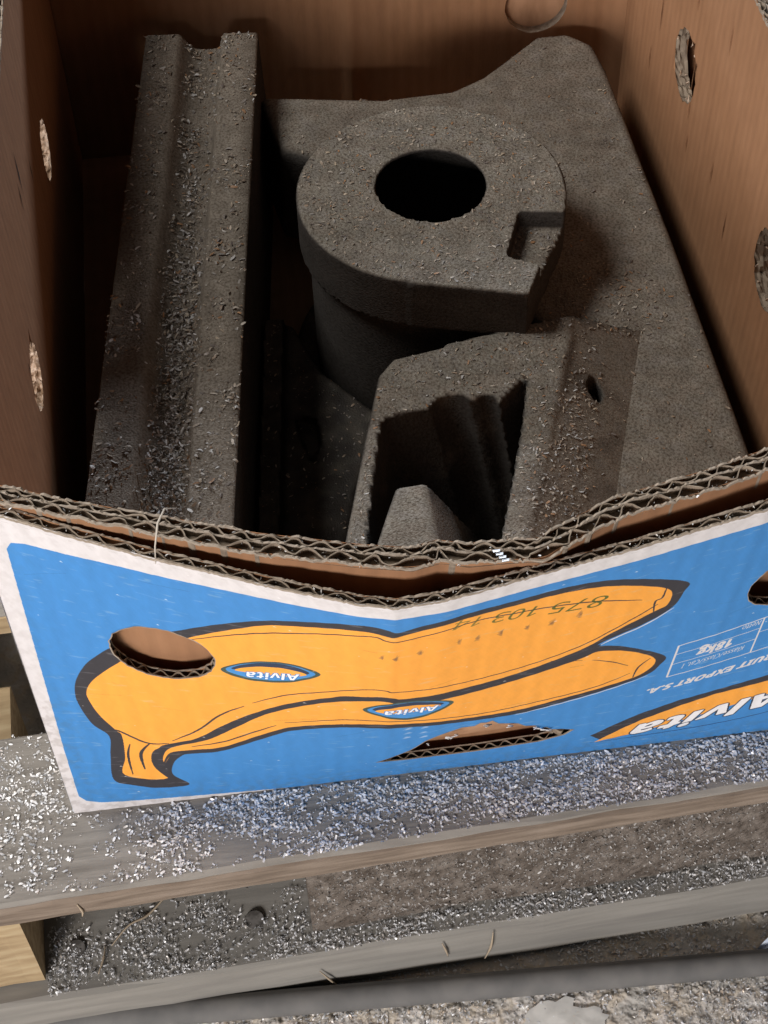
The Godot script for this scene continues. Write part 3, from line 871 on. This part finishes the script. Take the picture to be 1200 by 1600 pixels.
func base_f(p: Vector3) -> float:
	var q := Vector2(p.x, p.z)
	var c := q.distance_to(Vector2(0.0245, -0.2865))
	var draft := (0.09 - p.y) * 0.05
	var d := ext(poly_d(q, base_outline) - draft - 0.004, p.y, 0.02, 0.09, 0.006)
	return maxf(d, -maxf(c - 0.064, 0.022 - p.y))


func flange_f(p: Vector3) -> float:
	var c := Vector2(p.x, p.z).distance_to(Vector2(0.0245, -0.2865))
	return ext(c - 0.083, p.y, 0.005, 0.0215, 0.005)


var bracket_outline := PackedVector2Array([Vector2(-0.0100, -0.1865), Vector2(0.0890, -0.2040), Vector2(0.0880, -0.19), Vector2(0.0755, -0.1542), Vector2(0.0555, -0.1035), Vector2(0.0401, -0.0580), Vector2(0.033, -0.026), Vector2(-0.0620, -0.026), Vector2(-0.0480, -0.0705), Vector2(-0.0301, -0.1368), Vector2(-0.0191, -0.1757)])
var cavity_outline := PackedVector2Array([Vector2(-0.0196, -0.1440), Vector2(0.0018, -0.1472), Vector2(0.0380, -0.1510), Vector2(0.0400, -0.1452), Vector2(0.0580, -0.1620), Vector2(0.0490, -0.1276), Vector2(0.0387, -0.0952), Vector2(0.0261, -0.0572), Vector2(0.016, 0.0), Vector2(-0.045, 0.0), Vector2(-0.036, -0.075), Vector2(-0.0236, -0.1330)])


func bracket_f(p: Vector3) -> float:
	var q := Vector2(p.x, p.z)
	# its right flank leans out towards the foot
	var flare := maxf(0.115 - p.y, 0.0)
	var flank := (q.x - flare * 1.65 - 0.0555 + 0.337 * (q.y + 0.1035)) * 0.5
	var d2 := poly_d(q, bracket_outline)
	var out := ext(d2, p.y, 0.01, 0.115, 0.004)
	var wedge_poly := maxf(maxf((-0.1868 - 0.1768 * (q.x + 0.01) - q.y) * 0.98, q.y + 0.026), 0.02 - q.x)
	var wedge := maxf(maxf(wedge_poly, flank), p.y - 0.1142)
	wedge = maxf(wedge, 0.01 - p.y)
	out = smin(out, wedge, 0.004)
	# the hollow, deeper towards the front, its back wall sloping
	var lean := (0.115 - p.y) * 0.27
	var cav := poly_d(Vector2(q.x - lean * 0.4, q.y - lean), cavity_outline)
	# a half-round groove that runs down its back wall, and a narrower one beside it
	for g in [[Vector3(0.0142, 0.125, -0.1465), Vector3(0.0350, 0.015, -0.1160), 0.0112], [Vector3(0.0330, 0.125, -0.1490), Vector3(0.0500, 0.015, -0.1190), 0.0055]]:
		var ga: Vector3 = g[0]; var gb: Vector3 = g[1]
		var gh := clampf((p - ga).dot(gb - ga) / (gb - ga).length_squared(), 0.0, 1.0)
		cav = minf(cav, p.distance_to(ga.lerp(gb, gh)) - float(g[2]))
	cav = maxf(cav, 0.018 - p.y)
	var d := maxf(out, -cav)
	# a slot through the flank
	var slot := ((q - Vector2(0.0950, -0.160)) * Vector2(1.5, 0.8)).length() - 0.0058
	return maxf(d, -maxf(slot, 0.03 - p.y))


func lug_f(p: Vector3) -> float:
	var q := Vector2(p.x, p.z)
	var poly := PackedVector2Array([Vector2(-0.0212, -0.0890), Vector2(-0.0060, -0.0900), Vector2(-0.0050, -0.026), Vector2(-0.046, -0.026)])
	var lean := maxf(0.125 - p.y, 0.0)
	# right side slopes to the hollow's floor
	var qq := Vector2(q.x - lean * 0.55 * smoothstep(-0.03, -0.008, q.x), q.y + lean * 0.02)
	return ext(poly_d(qq, poly), p.y, 0.018, 0.125, 0.003) * 0.8


var mid_outline := PackedVector2Array([Vector2(-0.074, -0.30), Vector2(-0.058, -0.292), Vector2(-0.0445, -0.2556), Vector2(-0.0160, -0.2202), Vector2(-0.024, -0.19), Vector2(-0.0345, -0.1643), Vector2(-0.0500, -0.1081), Vector2(-0.056, -0.025), Vector2(-0.094, -0.025), Vector2(-0.088, -0.12), Vector2(-0.0864, -0.2203)])


func mid_f(p: Vector3) -> float:
	var q := Vector2(p.x, p.z)
	var d := ext(poly_d(q, mid_outline), p.y, 0.008, 0.032 + (q.y + 0.15) * -0.06, 0.004)
	var hollow := poly_d(q, PackedVector2Array([Vector2(-0.0660, -0.2270), Vector2(-0.0520, -0.2200), Vector2(-0.0518, -0.2007), Vector2(-0.0582, -0.1894)]))
	d = maxf(d, -maxf(hollow, 0.03 - p.y))
	# a raised web along the left
	var web := maxf(maxf(absf(p.x + 0.079 + (q.y + 0.2) * 0.1) - 0.006, absf(q.y + 0.19) - 0.1), absf(p.y - 0.030) - 0.022)
	return smin(d, web, 0.01)


func bar_profile(u: float) -> float:   # depth of the channel across the bar, 0 to 1
	return interp(u, [0.0, 0.29, 0.32, 0.37, 0.43, 0.52, 0.60, 0.645, 0.68, 0.70, 1.0], [0.0, 0.0, -0.0012, -0.0065, -0.0108, -0.0122, -0.0116, -0.0098, -0.0020, 0.0, 0.0])


func bar_at(u: float, w: float) -> Vector3:   # a point on the bar's top: u across, w from the back end to the front
	var a := Vector3(-0.1315, 0.118, -0.492).lerp(Vector3(-0.0595, 0.118, -0.484), u)
	var b := Vector3(-0.1790, 0.122, -0.060).lerp(Vector3(-0.1020, 0.122, -0.078), u)
	return a.lerp(b, w) + Vector3(0, bar_profile(u), 0)


func make_bar() -> MeshInstance3D:
	var st := start(false)
	var us := [0.0, 0.016, 0.15, 0.27, 0.29, 0.305, 0.32, 0.345, 0.37, 0.40, 0.43, 0.47, 0.52, 0.56, 0.60, 0.625, 0.645, 0.66, 0.68, 0.69, 0.70, 0.72, 0.85, 0.984, 1.0]
	var nw := 60
	var noise := FastNoiseLite.new(); noise.seed = 4; noise.frequency = 30.0
	var rows := []
	for i in nw + 1:
		var w := i / float(nw)
		var row := PackedVector3Array()
		for k in us.size():
			var p := bar_at(us[k], w)
			p.y += noise.get_noise_2d(p.x * 2.0, p.z) * 0.0012
			if k == 0 or k == us.size() - 1: p.y -= 0.0022
			row.append(p)
		rows.append(row)
	var n := us.size()
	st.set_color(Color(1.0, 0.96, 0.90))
	for i in nw:
		for k in n - 1: quad(st, rows[i][k], rows[i][k + 1], rows[i + 1][k + 1], rows[i + 1][k])
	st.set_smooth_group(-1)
	st.set_color(Color(0.27, 0.27, 0.28))  # sides and ends painted darker than the top, as if shaded
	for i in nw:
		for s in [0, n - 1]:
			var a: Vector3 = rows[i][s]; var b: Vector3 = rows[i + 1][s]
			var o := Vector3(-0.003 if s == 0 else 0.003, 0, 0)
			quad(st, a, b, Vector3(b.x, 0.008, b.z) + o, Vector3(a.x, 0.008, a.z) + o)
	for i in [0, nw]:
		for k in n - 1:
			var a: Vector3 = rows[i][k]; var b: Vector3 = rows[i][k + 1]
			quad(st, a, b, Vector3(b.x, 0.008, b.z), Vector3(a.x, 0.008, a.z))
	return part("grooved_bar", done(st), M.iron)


# ---------------------------------------------------------------- shavings
func flake(seed_: int) -> ArrayMesh:
	var r := RandomNumberGenerator.new(); r.seed = seed_
	var st := start(false)
	var n := 4
	var w := r.randf_range(0.22, 0.42); var bend := r.randf_range(0.4, 2.4); var twist := r.randf_range(-0.8, 0.8)
	var l := []; var rr := []
	for i in n + 1:
		var a := (i / float(n) - 0.5) * bend
		var c := Vector3(sin(a) / bend, (cos(a) - cos(bend * 0.5)) / bend, 0.0)
		var side := Vector3(0, sin(twist * (i / float(n) - 0.5)), cos(twist * (i / float(n) - 0.5))) * w * (0.6 if i == 0 or i == n else 1.0) * r.randf_range(0.8, 1.2) * 0.5
		l.append(c + side); rr.append(c - side)
	for i in n: quad(st, l[i], l[i + 1], rr[i + 1], rr[i])
	return done(st)


func scatter(called: String, label: String, spots: Array, tints: Array, mat: Material, smin_: float, smax_: float, tilt := 0.5, seed_ := 1) -> void:
	var holder := thing(called, label, "metal shavings")
	holder.set_meta("kind", "stuff")
	var r := RandomNumberGenerator.new(); r.seed = seed_
	var lots := [[], [], [], []]
	for s in spots: lots[r.randi() % 4].append(s)
	for v in 4:
		if lots[v].is_empty(): continue
		var mm_ := MultiMesh.new()
		mm_.transform_format = MultiMesh.TRANSFORM_3D
		mm_.use_colors = true
		mm_.mesh = flake(seed_ * 7 + v)
		mm_.instance_count = lots[v].size()
		for i in lots[v].size():
			var size := lerpf(smin_, smax_, pow(r.randf(), 3.0))
			var q := Basis(Vector3.UP, r.randf() * TAU) * Basis(Vector3(r.randf_range(-1, 1), 0, r.randf_range(-1, 1)).normalized(), r.randf() * tilt * (2.0 if r.randf() < 0.2 else 1.0))
			if r.randf() < 0.4: q = q * Basis(Vector3.RIGHT, PI)
			mm_.set_instance_transform(i, Transform3D(q.scaled(Vector3(size, size * r.randf_range(0.6, 1.0), size)), lots[v][i] + Vector3(0, size * 0.16, 0)))
			var c: Color = tints[r.randi() % tints.size()]
			mm_.set_instance_color(i, c * r.randf_range(0.75, 1.15))
		var o := MultiMeshInstance3D.new()
		o.multimesh = mm_; o.material_override = mat
		o.set_meta("kind", "stuff")
		put(o, "shaving", holder)


func litter(f: Callable, lo: Vector2, hi: Vector2, count: int, from: float, lowest: float, density: Callable, seed_: int) -> Array:
	var r := RandomNumberGenerator.new(); r.seed = seed_
	var out := []
	var tries := 0
	while out.size() < count and tries < count * 6:
		tries += 1
		var x := r.randf_range(lo.x, hi.x); var z := r.randf_range(lo.y, hi.y)
		if r.randf() > float(density.call(x, z)): continue
		var y := top_of(f, x, z, from)
		if y <= lowest: continue
		# not on the very rim, where nothing stays lying
		var firm := true
		for o in [Vector3(0.002, -0.002, 0), Vector3(-0.002, -0.002, 0), Vector3(0, -0.002, 0.002), Vector3(0, -0.002, -0.002)]:
			if f.call(Vector3(x, y, z) + o) > 0.0: firm = false
		if firm: out.append(Vector3(x, y, z))
	return out


# ---------------------------------------------------------------- the scene
func _ready() -> void:
	var cam := Camera3D.new()
	put(cam, "camera")
	cam.position = Vector3(-0.0772, 0.7493, 0.4264)
	cam.rotation_degrees = Vector3(-51.17, -5.56, -1.98)
	cam.fov = 34.52
	cam.near = 0.02; cam.far = 60.0
	cam.current = true
	var we := WorldEnvironment.new()
	var env := Environment.new()
	env.background_mode = Environment.BG_COLOR
	env.background_color = Color(0.030, 0.030, 0.031).linear_to_srgb()
	env.tonemap_mode = Environment.TONE_MAPPER_LINEAR
	env.tonemap_exposure = 1.0
	env.sdfgi_enabled = true; env.ssao_enabled = true; env.ssil_enabled = true
	we.environment = env
	put(we, "world_environment")
	# the workshop's light: unseen area lights from the front left, high left and behind
	var mid := Vector3(0, 0.1, -0.1)
	unseen_light(mid + Vector3(-0.44, 0.33, 0.83).normalized() * 2.6, mid, Vector2(0.45, 0.4), 3.1, Color(1.0, 0.94, 0.87))
	unseen_light(mid + Vector3(-0.46, 0.31, 0.84).normalized() * 3.2, mid, Vector2(1.8, 0.6), 7.0, Color(0.98, 0.98, 1.0))  # broad light added in front to brighten the panel and deck
	unseen_light(mid + Vector3(-0.52, 0.80, -0.17).normalized() * 2.6, mid, Vector2(0.8, 0.8), 4.4, Color(1.0, 0.98, 0.95))
	unseen_light(mid + Vector3(0.06, 0.31, -0.93).normalized() * 2.6, mid, Vector2(0.5, 0.25), 8.0, Color(0.95, 0.97, 1.0))
	materials()
	setting()
	make_outer_box()
	make_inner_box()
	castings()
	debris()


func unseen_light(at: Vector3, to: Vector3, size: Vector2, energy: float, c: Color) -> void:
	var l := AreaLight3D.new()
	l.area_size = size
	l.light_energy = energy; l.light_color = c
	l.shadow_enabled = true
	l.look_at_from_position(at, to)
	put(l, "unseen_light")


var pallet: Node3D


func setting() -> void:
	var st := start(false)
	sheet(st, -3.0, 3.0, -3.0, 3.0, 60, 60, [], func(s: float, t: float) -> Vector3: return Vector3(s, -0.150, t), true)
	var fl := part("floor", done(st), M.floor)
	fl.set_meta("kind", "structure")
	fl.set_meta("label", "pale gritty concrete floor dusted with metal shavings")
	# worn patch of white paint on the floor
	rng.seed = 51
	for patch in [[Vector2(0.043, 0.0800), 0.018, 0.011], [Vector2(0.060, 0.0860), 0.013, 0.009]]:
		st = start()
		var c: Vector2 = patch[0]
		var pts := PackedVector2Array()
		for i in 22: pts.append(c + Vector2(cos(TAU * i / 22) * patch[1], sin(TAU * i / 22) * patch[2]) * rng.randf_range(0.72, 1.12))
		for i in 22:
			var a := pts[i]; var b := pts[(i + 1) % 22]
			tri(st, Vector3(c.x, -0.1484, c.y), Vector3(a.x, -0.1487, a.y), Vector3(b.x, -0.1487, b.y))
			quad(st, Vector3(a.x, -0.1487, a.y), Vector3(a.x, -0.151, a.y), Vector3(b.x, -0.151, b.y), Vector3(b.x, -0.1487, b.y))
		part("paint_patch", done(st), M.paint, fl)
	pallet = thing("wooden_pallet", "weathered grey wooden pallet under the banana box, littered with silver shavings", "pallet")
	pallet.rotation.y = 0.041
	# local frame: front edge of the deck at z = 0.0373
	for b in [[0.0373, 0.0975, 1], [-0.142, 0.10, 2], [-0.29, 0.10, 3], [-0.44, 0.10, 4], [-0.59, 0.12, 5]]:
		var o := part("deck_board", plank(Vector3(1.2, 0.0205, b[1]), b[2]), M.wood, pallet)
		o.position = Vector3(0.16, -0.01025, b[0] - b[1] * 0.5)
	# the bare sawn edge of the front deck boards
	for b in [[0.0373, M.edge_wood], [-0.142, M.new_wood]]:
		st = start()
		var prev := []
		var noise := FastNoiseLite.new(); noise.frequency = 25.0; noise.seed = int(b[0] * 1000)
		for i in 121:
			var x := lerpf(-0.43, 0.75, i / 120.0)
			var j := noise.get_noise_2d(x, 0.0) * 0.0012; var k := noise.get_noise_2d(x, 9.0) * 0.0018
			var z: float = b[0] + 0.0014
			var row := [Vector3(x, -0.0022 + j, z - 0.003), Vector3(x, -0.0042 + j, z + k * 0.4), Vector3(x, -0.011, z + 0.0004 + k * 0.5), Vector3(x, -0.0178 + k, z), Vector3(x, -0.0196, z - 0.004)]
			if prev:
				for m in 4: quad(st, prev[m], row[m], row[m + 1], prev[m + 1])
			prev = row
		part("board_edge", done(st), b[1], pallet)
	# blocks
	for b in [[-0.42, -0.2345, 0.0325, 0.14], [-0.0875, 0.30, 0.0290, 0.14], [-0.42, -0.2345, -0.33, 0.14], [-0.0875, 0.30, -0.33, 0.14]]:
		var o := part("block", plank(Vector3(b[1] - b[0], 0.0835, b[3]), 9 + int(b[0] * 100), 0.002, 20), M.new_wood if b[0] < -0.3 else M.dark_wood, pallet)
		o.position = Vector3((b[0] + b[1]) * 0.5, -0.0207 - 0.04175, b[2] - b[3] * 0.5)
	# runner boards under the blocks
	for z in [0.0425, -0.30]:
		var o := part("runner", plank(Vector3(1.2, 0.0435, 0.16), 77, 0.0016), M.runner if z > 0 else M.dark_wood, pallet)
		o.position = Vector3(0.16, -0.1268, z - 0.08)
	# cross boards beneath the deck
	for x in [-0.345, 0.06]:
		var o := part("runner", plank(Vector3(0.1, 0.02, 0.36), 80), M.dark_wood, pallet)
		o.position = Vector3(x, -0.0314, -0.36)
	for n in [Vector3(-0.2175, -0.1048, 0.0160), Vector3(-0.1185, -0.1048, 0.0160), Vector3(-0.16, -0.1048, -0.03)]:
		var c := CylinderMesh.new()
		c.top_radius = 0.0052; c.bottom_radius = 0.006; c.height = 0.0014; c.radial_segments = 20; c.rings = 1
		var o := part("nail_head", c, M.nail, pallet)
		o.position = n; o.rotation = Vector3(0.12, 0, 0.08)
	# steel bar on the floor
	var pts := PackedVector3Array()
	for i in 30: pts.append(Vector3(-0.42, -0.1425, 0.0405).lerp(Vector3(0.42, -0.1425, 0.0790), i / 29.0))
	tag(part("steel_pipe", tube(pts, 0.0075, 20), M.steel), "dark grey steel pipe lying on the floor along the pallet's lowest board", "pipe")


func castings() -> void:
	var bar := make_bar()
	tag(bar, "long cast iron bar with a channel down its top, along the box's left side", "casting")
	var o := thing("pump_casting", "large cast iron housing with a round ring and bore on a flat base", "casting")
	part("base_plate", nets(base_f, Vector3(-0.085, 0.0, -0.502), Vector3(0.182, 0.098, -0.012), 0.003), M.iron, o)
	part("flange", nets(flange_f, Vector3(-0.064, 0.0, -0.374), Vector3(0.112, 0.032, -0.198), 0.003), M.shaded_iron, o)
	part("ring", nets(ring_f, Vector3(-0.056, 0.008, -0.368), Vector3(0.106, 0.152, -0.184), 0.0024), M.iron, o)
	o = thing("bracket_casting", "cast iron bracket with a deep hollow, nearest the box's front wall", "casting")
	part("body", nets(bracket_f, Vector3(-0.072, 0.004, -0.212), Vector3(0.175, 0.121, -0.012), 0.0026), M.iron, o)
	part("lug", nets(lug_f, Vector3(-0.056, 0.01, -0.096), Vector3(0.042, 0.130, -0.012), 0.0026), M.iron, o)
	tag(part("angled_casting", nets(mid_f, Vector3(-0.104, 0.0, -0.306), Vector3(-0.008, 0.092, -0.016), 0.003), M.shaded_iron), "low angular casting in the shadow between the grooved bar and the bracket", "casting")


func debris() -> void:
	var silver := [Color(0.82, 0.83, 0.85), Color(0.74, 0.76, 0.80), Color(0.92, 0.92, 0.94), Color(0.85, 0.87, 0.90), Color(0.50, 0.52, 0.55), Color(0.66, 0.63, 0.60), Color(0.40, 0.40, 0.41)]
	var rust := [Color(0.42, 0.38, 0.33), Color(0.36, 0.30, 0.23), Color(0.20, 0.155, 0.12), Color(0.26, 0.20, 0.15), Color(0.17, 0.15, 0.14), Color(0.30, 0.25, 0.20), Color(0.23, 0.22, 0.21), Color(0.34, 0.29, 0.24), Color(0.30, 0.17, 0.09), Color(0.14, 0.12, 0.11)]
	var dusty := [Color(0.36, 0.345, 0.33), Color(0.30, 0.285, 0.27), Color(0.56, 0.555, 0.55), Color(0.26, 0.245, 0.23), Color(0.42, 0.41, 0.40)]
	var r := RandomNumberGenerator.new(); r.seed = 91
	var clump := FastNoiseLite.new(); clump.seed = 14; clump.frequency = 22.0
	var spots := []
	# the front deck board
	while spots.size() < 24000:
		var x := r.randf_range(-0.27, 0.23)
		var z := r.randf_range(-0.060, 0.036)
		var wz := z - 0.041 * x
		if wz < 0.0015 and absf(x) < 0.2: continue
		var d := 0.42 + clump.get_noise_2d(x * 0.8, z * 1.4) * 0.55 + clump.get_noise_2d(x * 5.0, z * 5.0) * 0.4 + x * 1.0 - (z - 0.0) * 4.0
		if z < -0.055 or z > 0.0355: d *= 0.3
		if x < -0.15: d = minf(d, 0.8) * 0.5
		if r.randf() < minf(d, 0.95): spots.append(Vector3(x, 0.0003, wz))
	scatter("metal_shavings", "bright silver metal shavings spread over the pallet's front deck board", spots, silver, M.chip, 0.0004, 0.0029, 0.45, 3)
	spots = []
	while spots.size() < 9000:
		var x := r.randf_range(-0.26, 0.24)
		var z := r.randf_range(-0.05, 0.041)
		if x > -0.0875 and z < 0.029: continue
		var d := 0.55 + clump.get_noise_2d(x, z + 3.0) * 1.2
		if x > -0.0875: d += 0.4
		elif z < 0.0: d *= 0.25
		if x < -0.232: continue
		if r.randf() < d: spots.append(Vector3(x, -0.1045, z - 0.041 * x))
	scatter("metal_shavings", "silver shavings on the lower board, under the front deck board", spots, silver, M.chip, 0.0005, 0.0033, 0.6, 4)
	spots = []
	for i in 6500:   # dust and flakes stuck to the middle block's rough face
		var x := r.randf_range(-0.085, 0.24)
		var y := r.randf_range(-0.103, -0.022)
		spots.append(Vector3(x, y, 0.0294 - 0.041 * x))
	scatter("metal_shavings", "dusty flakes stuck to the rough face of the pallet's middle block", spots, dusty, M.dull_chip, 0.0009, 0.0036, 3.0, 5)
	spots = []
	while spots.size() < 16000:
		var x := r.randf_range(-0.2, 0.24); var z := r.randf_range(0.035, 0.125)
		var d := 0.5 + clump.get_noise_2d(x + 9.0, z) * 0.9
		if r.randf() < d: spots.append(Vector3(x, -0.1495, z))
	scatter("metal_shavings", "pale grit and silver shavings strewn over the concrete floor in front", spots, silver + [Color(0.62, 0.52, 0.42), Color(0.7, 0.66, 0.6)], M.chip, 0.0009, 0.0036, 0.6, 6)
	# on the castings
	spots = litter(ring_f, Vector2(-0.055, -0.366), Vector2(0.105, -0.188), 3200, 0.16, 0.12, func(x: float, z: float) -> float: return 0.75 + clump.get_noise_2d(x, z) * 0.9, 21)
	scatter("metal_shavings", "rusty shavings sprinkled over the top of the round ring", spots, rust, M.dull_chip, 0.0005, 0.0031, 0.5, 7)
	spots = litter(func(p: Vector3) -> float: return minf(base_f(p), minf(ring_f(p), bracket_f(p))), Vector2(-0.06, -0.49), Vector2(0.172, -0.05), 3600, 0.16, 0.05, func(x: float, z: float) -> float:
		if ring_f(Vector3(x, 0.14, z)) < 0.002 or bracket_f(Vector3(x, 0.112, z)) < 0.001: return 0.0
		return 0.12 + maxf(clump.get_noise_2d(x, z) * 0.5, 0.0) + (0.9 if Vector2(x, z).distance_to(Vector2(0.118, -0.235)) < 0.035 else 0.0) - maxf(-z - 0.4, 0.0) * 2.0, 22)
	scatter("metal_shavings", "rusty shavings lying on the flat base beside the round ring", spots, rust, M.dull_chip, 0.0005, 0.0033, 0.5, 8)
	spots = litter(bracket_f, Vector2(-0.06, -0.205), Vector2(0.10, -0.03), 2400, 0.14, 0.10, func(x: float, z: float) -> float: return 0.55 + clump.get_noise_2d(x, z) * 0.8 + (0.6 if x > 0.045 and z > -0.17 else 0.0), 23)
	scatter("metal_shavings", "shavings along the top edges of the hollow bracket", spots, rust + [Color(0.5, 0.5, 0.5)], M.dull_chip, 0.0005, 0.0031, 0.5, 9)
	spots = []
	while spots.size() < 5200:
		var u := r.randf(); var w := r.randf()
		var d := 0.3 + clump.get_noise_2d(u * 0.07, w * 0.4) * 0.9
		if u > 0.36 and u < 0.64: d += 0.9 * clampf(w * 2.0 - 0.3, 0.25, 1.0)
		if u > 0.27 and u < 0.36: d *= 0.2
		if r.randf() < d: spots.append(bar_at(u, w))
	scatter("metal_shavings", "dark curled shavings heaped in the channel of the grooved bar", spots, rust + [Color(0.5, 0.5, 0.5), Color(0.36, 0.34, 0.32)], M.dull_chip, 0.0009, 0.0044, 0.8, 10)
	spots = []
	while spots.size() < 2600:
		var u := clampf(r.randfn(0.52, 0.06), 0.38, 0.68); var w := 1.0 - absf(r.randfn(0.0, 0.34))
		if w > 0.0: spots.append(bar_at(u, w) + Vector3(0, r.randf() * 0.0035 * w, 0))
	scatter("metal_shavings", "pale curls packed along the lower half of the bar's channel", spots, [Color(0.45, 0.44, 0.43), Color(0.32, 0.30, 0.28), Color(0.22, 0.2, 0.18), Color(0.62, 0.62, 0.63), Color(0.38, 0.33, 0.27)], M.dull_chip, 0.0009, 0.0042, 1.2, 13)
	spots = litter(mid_f, Vector2(-0.1, -0.3), Vector2(-0.015, -0.02), 300, 0.12, 0.03, func(x: float, z: float) -> float: return 0.5, 24)
	scatter("metal_shavings", "a few shavings on the low angular casting in the shadow", spots, rust, M.dull_chip, 0.0009, 0.003, 0.5, 11)
	spots = []
	for i in 520:   # on the cut edges of the cardboard
		var s := r.randf_range(-0.19, 0.15)
		if i % 2: spots.append(inner_front(s, 0.2488, r.randf_range(0.0, 0.011)))
		else: spots.append(front_at(s, 0.2372) + Vector3(0, 0, -r.randf() * 0.004))
	scatter("metal_shavings", "fine flakes caught in the cut corrugated edges of the box front", spots, silver + dusty, M.dull_chip, 0.0006, 0.0022, 1.2, 12)
	# larger single bits
	var st := start()
	var c := inner_front(0.0015, 0.2505, 0.0088)
	for k in 4:
		var a := c + Vector3(k * 0.0009, 0.0015, -0.003 + k * 0.0016)
		quad(st, a + Vector3(-0.0014, 0, 0), a + Vector3(0.0014, 0.0006, 0.0004), a + Vector3(0.0012, 0.0008, 0.0016), a + Vector3(-0.0014, 0.0004, 0.0014))
	tag(part("bright_chip", done(st), M.plastic), "bright white curled chip on the inner box's front edge", "chip")
	c = inner_front(-0.1245, 0.253, 0.002)
	tag(part("paper_strand", tube(PackedVector3Array([c + Vector3(0.006, 0, -0.003), c + Vector3(0.002, 0.003, -0.001), c + Vector3(-0.001, 0.002, 0.005), c + Vector3(-0.003, -0.004, 0.0115), c + Vector3(-0.004, -0.012, 0.0135)]), 0.0005, 6, true), M.fibre), "thin pale strand hanging over the box's front edge at left", "strand")
	var straws := [
		[[Vector3(-0.197, -0.1035, 0.026), Vector3(-0.187, -0.101, 0.0165), Vector3(-0.1764, -0.1035, 0.0103), Vector3(-0.166, -0.102, 0.001), Vector3(-0.160, -0.1, -0.005)], "curved pale straw on the lower board under the deck, the longest"],
		[[Vector3(-0.2005, -0.1035, 0.0255), Vector3(-0.2015, -0.103, 0.033), Vector3(-0.2045, -0.1035, 0.0415)], "short brown straw on the lower board beside the left nail head"],
		[[Vector3(-0.0850, -0.1230, 0.0475), Vector3(-0.0790, -0.137, 0.0482), Vector3(-0.0755, -0.1462, 0.0478)], "thin straw stuck on the lowest board's face, left of centre"],
		[[Vector3(0.0126, -0.1085, 0.0440), Vector3(0.0118, -0.125, 0.0448), Vector3(0.0088, -0.1420, 0.0442)], "pale straw stuck on the lowest board's face, right of centre"],
		[[Vector3(-0.0160, -0.1125, 0.0450), Vector3(-0.0138, -0.122, 0.0452), Vector3(-0.0125, -0.1310, 0.0448)], "short straw stuck on the lowest board's face between two others"],
		[[Vector3(-0.200, -0.006, 0.0478), Vector3(-0.1985, -0.013, 0.0482), Vector3(-0.1995, -0.0195, 0.0478)], "splinter on the sawn edge of the front deck board"],
	]
	for s in straws:
		var pts := PackedVector3Array(s[0])
		var curve := Curve3D.new()
		for i in pts.size():
			var t := (pts[mini(i + 1, pts.size() - 1)] - pts[maxi(i - 1, 0)]) / 6.0
			curve.add_point(pts[i], -t, t)
		curve.bake_interval = 0.002
		tag(part("straw", tube(curve.get_baked_points(), 0.00075, 6, true), M.straw), s[1], "straw", "straws on the pallet")
	# crumpled scrap at the right
	st = start()
	rng.seed = 61
	var grid := []
	for i in 7:
		var row := PackedVector3Array()
		for k in 5: row.append(Vector3(0.155 + i * 0.006 + rng.randf_range(-0.001, 0.001), -0.1455 + i * 0.0026 + rng.randf_range(-0.002, 0.003), 0.064 - i * 0.0035 + k * 0.0034 * (0.3 + i * 0.15)))
		grid.append(row)
	for i in 6:
		for k in 4: quad(st, grid[i][k], grid[i + 1][k], grid[i + 1][k + 1], grid[i][k + 1])
	tag(part("plastic_scrap", done(st), M.plastic), "crumpled whitish scrap between the pallet and the steel pipe", "scrap")
